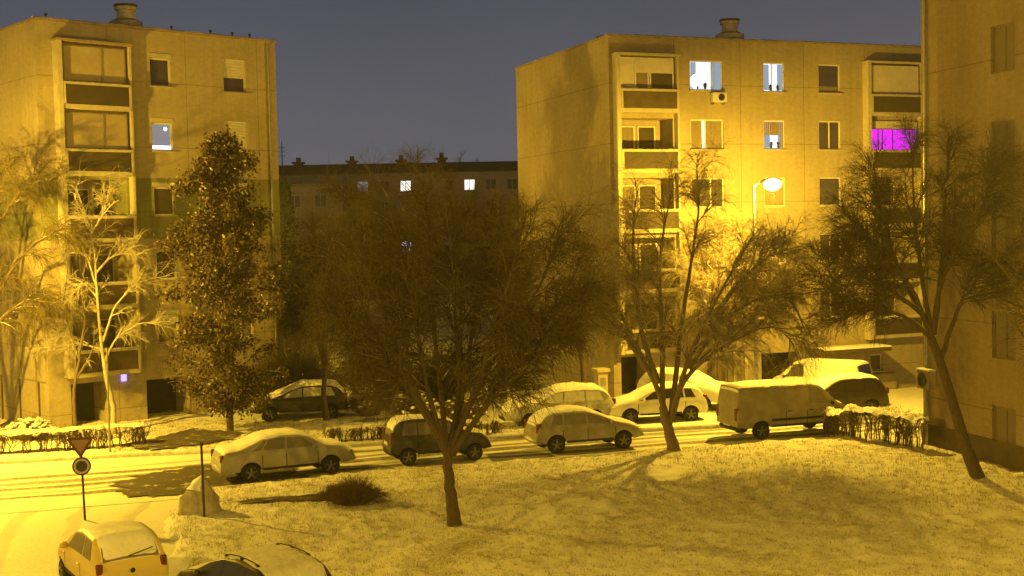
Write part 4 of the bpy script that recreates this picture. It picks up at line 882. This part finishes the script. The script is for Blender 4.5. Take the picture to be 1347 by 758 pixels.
# ------------------------------------------------------------------ cars
def smoothstep_profile(pts):
    p = np.array(pts, float); return lambda x: np.interp(x, p[:,0], p[:,1])
def car(label, cat, loc, heading, S, pm, glass='car_glass', snow=.06, rails=False, group=None, name='parked_car', front_snow=True, rear_snow=True, wiper=False, snow_m='snow_car'):
    t = thing(name, label, cat, (loc[0], loc[1], loc[2] if len(loc) > 2 else .02), R(heading), group)
    L_, W = S['L'], S['W']; Rw = S.get('R', .31); xr, xf = S['xr'], S['xf']; sill = S.get('sill', .37); belt0 = S['belt']; Ra = Rw*1.17
    off = L_/2
    # rounded profile: sample, then smooth over ~6 cm
    xx = np.linspace(0, L_, 600); zt = np.interp(xx, *np.array(S['top']).T); kk = 11; zp = np.convolve(np.pad(zt, kk, mode='edge'), np.ones(2*kk+1)/(2*kk+1), 'valid'); zp[:4] = zt[:4]; zp[-4:] = zt[-4:]
    top = lambda x: np.interp(x, xx, zp)
    def hw(x):
        u = np.abs((x-L_*.47)/(L_*.5)); return W/2*(1-.03*u**2-.13*np.clip((u-.72)/.30, 0, 1)**2.2)
    def zb(x):
        z = np.full_like(x, sill, dtype=float)
        for xw in (xr, xf):
            d = Ra**2-(x-xw)**2; z = np.where(d > 0, np.maximum(z, Rw+np.sqrt(np.maximum(d, 0))-.0), z)
        return z+.06*np.clip((x-(L_-.35))/.35, 0, 1)+.08*np.clip((.35-x)/.35, 0, 1)
    def belt(x): return np.minimum(belt0+S.get('rise', .04)*(1-x/L_), top(x)-.03)
    tum = S.get('tum', .28)
    def wtop(x): return hw(x)*.945-tum*np.maximum(top(x)-belt(x), 0)*.75-.02
    crown = .035
    xs = np.unique(np.concatenate([np.linspace(0, L_, 70), [p[0] for p in S['top']], *[np.linspace(w-Ra, w+Ra, 17) for w in (xr, xf)], [xr-Ra-.004, xr+Ra+.004, xf-Ra-.004, xf+Ra+.004]])); xs = xs[(xs >= 0) & (xs <= L_)]
    b = zb(xs); h = hw(xs); bl = np.maximum(belt(xs), b+.05); tp = np.maximum(top(xs), bl+.02); wt = wtop(xs)
    ring = []
    def rp(y, z): ring.append(np.stack([xs-off, y, z], 1))
    z1 = np.maximum(sill+.3*(bl-sill), b+.012); z2 = np.maximum(sill+.62*(bl-sill), z1+.012); z3 = np.maximum(sill+.86*(bl-sill), z2+.012)
    rp(h*.94, b); rp(h*.99, z1); rp(h, z2); rp(h*.985, z3); rp(h*.945, np.maximum(bl, z3+.01))
    for f in (.25,.5,.75,.93): rp(h*.945*(1-f)+wt*f, bl+(tp-bl)*f)
    rp(wt-.045, tp+.002); rp(wt*.66, tp+crown*.62); rp(wt*.33, tp+crown*.92); rp(0*wt, tp+crown)
    half = np.array(ring)                       # (k, n, 3)
    oth = half[:-1][::-1].copy(); oth[...,1] *= -1; full = np.concatenate([half, oth])
    mb = MB(); mb.grid(full.transpose(1, 0, 2)); k = full.shape[0]; n = len(xs)
    mb.f.append(list(range(k))); mb.f.append([(n-1)*k+q for q in range(k)][::-1])
    body = mb.build('body', pm, t, smooth=True, angle=38)
    ub = MB(); ub.box(-off+.16, off-.16, -W/2*.78, W/2*.78, sill+.02, .66); ub.build('underbody', M['black_plastic'], t)
    # surface samplers
    def side(x, f, sgn, o=.006):
        x = np.asarray(x, float); hh = hw(x)*.945; w_ = wtop(x); bb = belt(x); tt_ = top(x)
        return np.stack([x-off, sgn*(hh*(1-f)+w_*f+o), bb+(tt_-bb)*f+0*x], -1)
    def topp(x, s, o=.006):
        x = np.asarray(x, float); w_ = wtop(x)-.045; sl = np.gradient(top(x+np.array([-.02,0,.02])[:,None] if x.ndim == 1 else x), axis=0)
        return np.stack([x-off, s*w_, top(x)+crown*(1-s*s)+o], -1)
    for sgn in (1, -1):
        for (a0, a1, c0, c1) in S['win']:        # bottom x range, top x range
            fr = np.linspace(.10, .86, 6); G = []
            for f in fr:
                u = (f-.10)/.76; x = np.linspace(a0*(1-u)+c0*u, a1*(1-u)+c1*u, 12); G.append(side(x, f, sgn))
            w = MB(); w.grid(np.array(G)); w.build('side_window', M[glass], t, smooth=True)
        hl = MB(); zl = S.get('hz', .68); yl = sgn*(hw(np.array([L_-.16]))[0]-.2)
        hl.ball((off-.20, yl, zl), (.17,.19,.085), 12, 8); hl.build('headlight', M['clear_glass'], t, smooth=True)
        tl = MB(); zl = S.get('tz', .85); yl = sgn*(hw(np.array([.05]))[0]-.10); xt = -off+S.get('tx', .07); th_ = S.get('th', .13)
        tl.box(xt-.085, xt+.11, yl-.075, yl+.075, zl-th_, zl+th_); tl.build('tail_light', M['red_glass'], t, smooth=True, bevel=.035)
        mr = MB(); xm = S['mir']; p = side(np.array([xm]), .12, sgn, 0)[0]; mr.ball((p[0], p[1]+sgn*.10, p[2]+.03), (.06,.10,.075), 10, 7); mr.build('mirror', pm if not S.get('dark_mir') else M['black_plastic'], t, smooth=True)
        for xd in S['doors']:
            dm = MB(); zz = np.linspace(.42, belt0-.03, 8); pts = []
            for z in zz:
                yy = np.interp(z, [sill, sill+.3*(belt0-sill), sill+.62*(belt0-sill), sill+.86*(belt0-sill), belt0], np.array([.94,.99,1.,.985,.945])*hw(np.array([xd]))[0]); pts.append((z, yy))
            dm.grid(np.array([[(xd-off+e, sgn*(y+.004), z) for z, y in pts] for e in (-.013,.013)])); dm.build('door_seam', M['black_plastic'], t)
            hd = MB(); yy = hw(np.array([xd]))[0]*.985; hd.box(xd-off+.07, xd-off+.26, min(sgn*yy, sgn*(yy+.025)), max(sgn*yy, sgn*(yy+.025)), belt0-.16, belt0-.125); hd.build('door_handle', M['black_plastic'] if S.get('dark_mir') else pm, t, bevel=.006)
    for zs_, m_ in ((sill+.05, 'black_plastic'),)+(((S['strip'], 'black_plastic'),) if S.get('strip') else ()):
        for sgn in (1, -1):
            st = MB(); xx_ = np.linspace(xr+Ra+.02, xf-Ra-.02, 8); ky = np.interp(zs_, [sill, sill+.3*(belt0-sill), sill+.62*(belt0-sill)], [.94,.99,1.])
            st.grid(np.array([[(x-off, sgn*(hw(np.array([x]))[0]*ky+.008), zs_+e) for x in xx_] for e in (-.045,.045)])); st.build('side_moulding', M[m_], t)
    def panel(nm, xa, xb, m_, o=.006, wid=.9, n_=12):
        w = MB(); G = []
        for x in np.linspace(xa, xb, n_):
            w_ = (wtop(np.array([x]))[0]-.045)*wid; G.append([(x-off, s*w_, top(x)+crown*(1-(s*wid)**2)*1.0+o) for s in np.linspace(-1, 1, 9)])
        w.grid(np.array(G)); return w.build(nm, M[m_], t, smooth=True)
    if S.get('ws'): panel('windscreen', S['ws'][0], S['ws'][1], glass, .012)
    if S.get('bw'): panel('rear_window', S['bw'][0], S['bw'][1], glass, .014, .88)
    gr = MB(); gr.box(off-.03, off+.006, -W*.27, W*.27, .36, .5); gr.build('grille', M['black_plastic'], t, bevel=.01)
    np_ = MB(); zpz = S.get('pz', .5); np_.box(-off-.018, -off+.01, -.26, .26, zpz-.055, zpz+.055); np_.build('number_plate', M['plate'], t)
    bp = MB(); G = []
    for z, o in ((.36,.0),(.38,.035),(.46,.045),(.52,.0)):
        G.append([(-off-o+.22*abs(s)**5, s*(hw(np.array([.05]))[0]+.005), z) for s in np.linspace(-1, 1, 15)])
    bp.grid(np.array(G)); bp.build('rear_bumper', M['black_plastic'] if S.get('dark_mir') else pm, t, smooth=True)
    for xw in (xr, xf):
        for sgn in (1, -1):
            y0 = sgn*(W/2-.125); w = MB(); c = (xw-off, y0, Rw)
            w.lathe([(Rw*.66,-.10),(Rw*.92,-.10),(Rw,-.07),(Rw,.07),(Rw*.92,.10),(Rw*.66,.10)], 26, c, 'y'); wo = w.build('wheel', M['tyre'], t, smooth=True, angle=30)
            r = MB(); s = sgn
            r.lathe([(Rw*.67,s*.085),(Rw*.67,s*.10),(Rw*.58,s*.10),(Rw*.56,s*.05),(.02,s*.045)], 26, c, 'y')
            for q in range(5):
                a = 2*math.pi*q/5+.3; p0 = (c[0]+.04*math.cos(a), c[1]+s*.085, c[2]+.04*math.sin(a)); p1 = (c[0]+Rw*.62*math.cos(a), c[1]+s*.092, c[2]+Rw*.62*math.sin(a)); r.tube([p0, p1], [.045,.03], 6)
            r.ball((c[0], c[1]+s*.085, c[2]), (.05,.025,.05), 8, 6)
            r.build('rim', M['rim'], wo, smooth=True)
    if rails:
        for sgn in (1, -1):
            rl = MB(); x0, x1 = S['rail']; yy = lambda x: sgn*(wtop(np.array([x]))[0]-.10)
            pts = [(x-off, yy(x), top(x)+.065-.03*(q in (0, 7))) for q, x in enumerate(np.linspace(x0, x1, 8))]; rl.tube(pts, .013, 8)
            for x in (x0+.08, (x0+x1)/2, x1-.08): rl.box(x-off-.04, x-off+.04, yy(x)-.02, yy(x)+.02, top(x), top(x)+.06)
            rl.build('roof_rail', M['black_plastic'], t)
    if snow:
        lo, hi = S.get('snowx', (.02, L_-.06)); sm = MB(); x = np.linspace(lo, hi, 90); s = np.linspace(-1, 1, 27); sd = int(L_*1000+loc[0]*77) % 900
        w_ = np.maximum(wtop(x)+.0, .2); XX, SS = np.meshgrid(x, s, indexing='ij'); ed = (1-np.abs(SS)**8)*np.minimum(1, np.minimum((XX-lo)/.12, (hi-XX)/.12))
        wv = w_[:,None]-.02+.025*vnoise(XX*1., np.sign(SS)*7+sd, .22, 91)*2.2
        YY = SS*wv; thick = snow*(1+.9*vnoise(XX+sd, YY, .5, 92)+.35*vnoise(XX+sd, YY, .15, 93))
        stp = np.gradient(top(x), x); bare = np.clip(1.25-np.abs(stp)[:,None]*.55, .45, 1)
        ZZ = top(x)[:,None]+crown*(1-SS**2)+.002+thick*ed*bare-.03*(1-ed)
        sm.grid(np.stack([XX-off, YY, ZZ], -1)); sm.build('snow_layer', M[snow_m], t, smooth=True, angle=80)
    if wiper:
        em = MB(); em.lathe([(.055,-off-.012),(.05,-off-.022),(.0,-off-.022)], 18, (0,0,.80), 'x'); em.build('badge', M['black_plastic'], t)
        wp = MB(); x = S['bw'][1]-.1; 
        wp.tube([(.10-off, .05, top(.10)+.1), (.17-off, -.5, top(.17)+.1)], .014, 6); wp.build('rear_wiper', M['black_plastic'], t)
    return t
SED = dict(L=4.55, W=1.74, R=.31, xr=.98, xf=3.64, belt=.96, top=[(0,.62),(.03,.86),(.1,.98),(.2,1.02),(.6,1.06),(1.42,1.38),(1.9,1.43),(2.55,1.42),(2.95,1.32),(3.5,1.0),(4.1,.92),(4.38,.80),(4.5,.68),(4.55,.5)],
           win=[(1.0,1.32,1.42,1.52),(1.36,2.1,1.58,2.13),(2.17,3.2,2.2,2.75)], ws=(2.85,3.4), bw=(.75,1.4), mir=3.05, doors=(1.35,2.14,3.2), tz=.84, tx=.08, th=.12)
SUP = dict(L=3.62, W=1.6, R=.29, xr=.62, xf=2.98, belt=.96, tum=.22, top=[(0,.5),(.02,.75),(.06,1.0),(.2,1.38),(.38,1.52),(.8,1.56),(1.8,1.54),(2.2,1.42),(2.75,1.02),(3.3,.93),(3.5,.8),(3.62,.5)],
           win=[(.42,.95,.5,.95),(1.0,1.68,1.0,1.66),(1.74,2.5,1.72,2.12)], ws=(2.15,2.7), bw=(.07,.32), mir=2.4, doors=(.98,1.71,2.5), tz=.95, tx=.1, th=.2, pz=.72, dark_mir=True)
HAT = dict(L=4.15, W=1.74, R=.32, xr=.76, xf=3.32, belt=.95, tum=.30, top=[(0,.5),(.02,.72),(.08,.98),(.4,1.32),(.7,1.43),(1.5,1.48),(2.0,1.44),(2.45,1.30),(3.05,1.02),(3.6,.90),(3.95,.76),(4.1,.62),(4.15,.48)],
           win=[(.55,.98,.72,1.02),(1.05,1.9,1.1,1.9),(1.97,3.0,1.95,2.35)], ws=(2.3,3.0), bw=(.12,.58), mir=2.78, doors=(1.0,1.93,3.0), tz=.92, tx=.12, th=.18, rail=(.75,2.1))
EST = dict(L=4.6, W=1.78, R=.32, xr=.92, xf=3.62, belt=.97, top=[(0,.5),(.03,.8),(.1,1.02),(.35,1.33),(.6,1.46),(1.4,1.51),(2.2,1.5),(2.6,1.4),(3.3,1.05),(4.1,.94),(4.4,.8),(4.55,.66),(4.6,.48)],
           win=[(.5,1.25,.7,1.25),(1.32,2.2,1.32,2.15),(2.27,3.25,2.22,2.7)], ws=(2.6,3.25), bw=(.12,.5), mir=3.05, doors=(1.28,2.23,3.25), tz=.95, rail=(.7,2.4))
VAN = dict(L=4.9, W=1.86, R=.33, xr=1.0, xf=3.98, belt=1.16, tum=.05, sill=.44, top=[(0,.5),(.015,1.1),(.03,1.7),(.07,1.92),(.2,1.97),(2.0,1.98),(3.3,1.95),(3.55,1.86),(4.25,1.22),(4.7,1.06),(4.84,.86),(4.9,.55)],
           win=[(3.0,4.05,3.0,3.5)], ws=(3.6,4.2), bw=None, mir=3.95, doors=(2.0,2.9,4.05), tz=.98, th=.24, tx=.05, hz=.78, snowx=(.1,4.6), dark_mir=True, strip=.72)
BUS = dict(VAN, L=4.6, xr=.9, xf=3.7, top=[(0,.5),(.03,1.1),(.16,1.72),(.26,1.9),(.5,1.96),(3.1,1.94),(3.3,1.86),(4.0,1.22),(4.4,1.06),(4.55,.86),(4.6,.55)], win=[(2.75,3.8,2.75,3.25)], ws=(3.35,3.95), mir=3.7, doors=(1.8,2.7,3.8), bw=(.085,.225))
SUV = dict(L=4.4, W=1.82, R=.34, xr=.85, xf=3.5, belt=1.02, sill=.40, top=[(0,.5),(.03,.95),(.08,1.1),(.35,1.48),(.6,1.60),(1.6,1.63),(2.2,1.58),(2.6,1.45),(3.1,1.12),(3.8,1.02),(4.15,.9),(4.35,.72),(4.4,.5)],
           win=[(.5,1.1,.68,1.1),(1.17,2.0,1.17,1.98),(2.07,3.05,2.05,2.5)], ws=(2.55,3.1), bw=(.14,.5), mir=2.85, doors=(1.13,2.03,3.05), tz=1.05, dark_mir=True)
CTY = dict(L=3.6, W=1.72, R=.28, xr=.58, xf=2.92, belt=.95, tum=.32, top=[(0,.5),(.02,.78),(.08,1.0),(.38,1.34),(.62,1.46),(1.4,1.50),(1.9,1.43),(2.65,1.04),(3.15,.92),(3.42,.78),(3.55,.62),(3.6,.48)],
           win=[(.42,1.05,.62,1.1),(1.12,2.5,1.16,1.95)], ws=(1.95,2.55), bw=(.1,.55), mir=2.3, doors=(1.1,2.45), tz=.86, tx=.12, th=.15, pz=.45)
P_ = {k: paint('paint_'+k, c, f) for k, c, f in (('silver',(.27,.255,.22),.2), ('black',(.032,.027,.022),.05), ('yellow',(.56,.43,.12),.15), ('grey',(.21,.19,.16),.25), ('white',(.56,.55,.52),.2), ('beige',(.22,.19,.14),.22), ('dark',(.03,.026,.022),.04), ('snowed',(.22,.21,.19),.8))}
grp = 'parked cars'
def off(p, hd, dx, dy):  # shift along heading / left
    a = R(hd); return (p[0]+math.cos(a)*dx-math.sin(a)*dy, p[1]+math.sin(a)*dx+math.cos(a)*dy)
car('silver saloon car with frosted windows parked on the near kerb, tail towards the boulder', 'car', off((-7.39,40.97),25,-.03,.75), 25, SED, P_['silver'], 'frost_glass', .05, group=grp)
car('small dark boxy hatchback parked behind the nearest bare tree', 'car', off((-2.55,43.15),17,0,.7), 17, SUP, P_['black'], 'frost_glass', .035, group=grp)
car('silver hatchback parked between the small dark hatchback and the forked tree', 'car', off((2.72,44.85),17,0,.75), 17, HAT, P_['grey'], 'frost_glass', .05, group=grp)
car('grey beige panel van with a snowy roof parked beside the right hedge', 'van', off((10.55,46.95),17,0,.8), 17, VAN, P_['beige'], 'frost_glass', .06, group=grp, name='panel_van')
car('white hatchback with thick snow on bonnet and windscreen behind the forked tree', 'car', off((5.9,50.9),190,0,-.75), 191, HAT, P_['white'], 'car_glass', .09, group=grp)
car('estate car under thick snow behind the silver hatchback', 'car', (1.7,51.0), 194, EST, P_['snowed'], 'snowy_glass', .12, group=grp)
car('car under deep snow partly hidden behind the white hatchback', 'car', (7.75,55.6,.05), -42, EST, P_['white'], 'snowy_glass', .09, group=grp)
car('black off-road car with a thick white snow roof behind the panel van', 'car', (13.35,52.5,-.05), 194, SUV, P_['dark'], 'car_glass', .06, group=grp)
car('pale van with a wide rear window parked by the entrance of the right block', 'van', (14.3,58.3,-.3), 142, BUS, P_['white'], 'car_glass', .025, group=grp, name='parked_van')
car('dark car under a slab of snow right of the withered leafy tree', 'car', (-9.3,54.0,.1), 190, HAT, P_['dark'], 'snowy_glass', .13, group=grp)
car('small yellow hatchback with frosted rear window at the bottom left', 'car', (-9.35,28.5), 123, CTY, P_['yellow'], 'frost_glass', .035, group=grp, wiper=True)
car('dark hatchback with roof rails at the bottom edge, cut off by the frame', 'car', (-5.55,25.9), 132, HAT, P_['dark'], 'car_glass', .042, snow_m='snow_thin', rails=True, group=grp)

# ------------------------------------------------------------------ night haze (light snow in the air)
hz = MB(); hz.box(-262, 262, -82, 342, -3, 24)
hm, hnt, hb = newmat('night_haze'); hnt.nodes.remove(hb); hv = N(hnt, 'ShaderNodeVolumePrincipled')
hv.inputs['Color'].default_value = (.9,.9,.9,1); hv.inputs['Density'].default_value = HAZE; hv.inputs['Anisotropy'].default_value = .35
hnt.links.new(hv.outputs[0], hnt.nodes['Material Output'].inputs['Volume'])
ho = hz.build('haze', hm); ho['kind'] = 'stuff'
# ------------------------------------------------------------------ sky and render settings
w = bpy.data.worlds.new('World'); bpy.context.scene.world = w; w.use_nodes = True; nt = w.node_tree
bg = nt.nodes['Background']; tc = N(nt, 'ShaderNodeTexCoord'); sx = N(nt, 'ShaderNodeSeparateXYZ'); nt.links.new(tc.outputs['Generated'], sx.inputs[0])
r = N(nt, 'ShaderNodeValToRGB'); nt.links.new(sx.outputs[2], r.inputs[0]); e = r.color_ramp.elements
e[0].position = 0.; e[0].color = (.122,.132,.158,1); e[1].position = 1.; e[1].color = (.003,.0035,.005,1)
for p, c in ((.06,(.107,.115,.142)), (.19,(.066,.073,.102)), (.27,(.022,.024,.034)), (.5,(.005,.006,.009))):
    n = e.new(p); n.color = (*c, 1)
nz = N(nt, 'ShaderNodeTexNoise'); nz.inputs['Scale'].default_value = 3.5; nz.inputs['Detail'].default_value = 4; nt.links.new(tc.outputs['Generated'], nz.inputs['Vector'])
mr = N(nt, 'ShaderNodeMapRange'); mr.inputs[3].default_value = .68; mr.inputs[4].default_value = 1.0; nt.links.new(nz.outputs['Fac'], mr.inputs[0])
nt.links.new(r.outputs[0], bg.inputs[0]); nt.links.new(mr.outputs[0], bg.inputs[1])
sc = bpy.context.scene
sc.render.engine = 'CYCLES'
sc.view_settings.view_transform = 'Standard'; sc.view_settings.look = 'None'; sc.view_settings.gamma = 1; sc.view_settings.exposure = .25; sc.view_settings.use_curve_mapping = False
sc.cycles.max_bounces = 4; sc.cycles.diffuse_bounces = 2; sc.cycles.glossy_bounces = 2; sc.cycles.use_denoising = True; sc.cycles.caustics_reflective = False; sc.cycles.caustics_refractive = False
sc.cycles.sample_clamp_indirect = 4
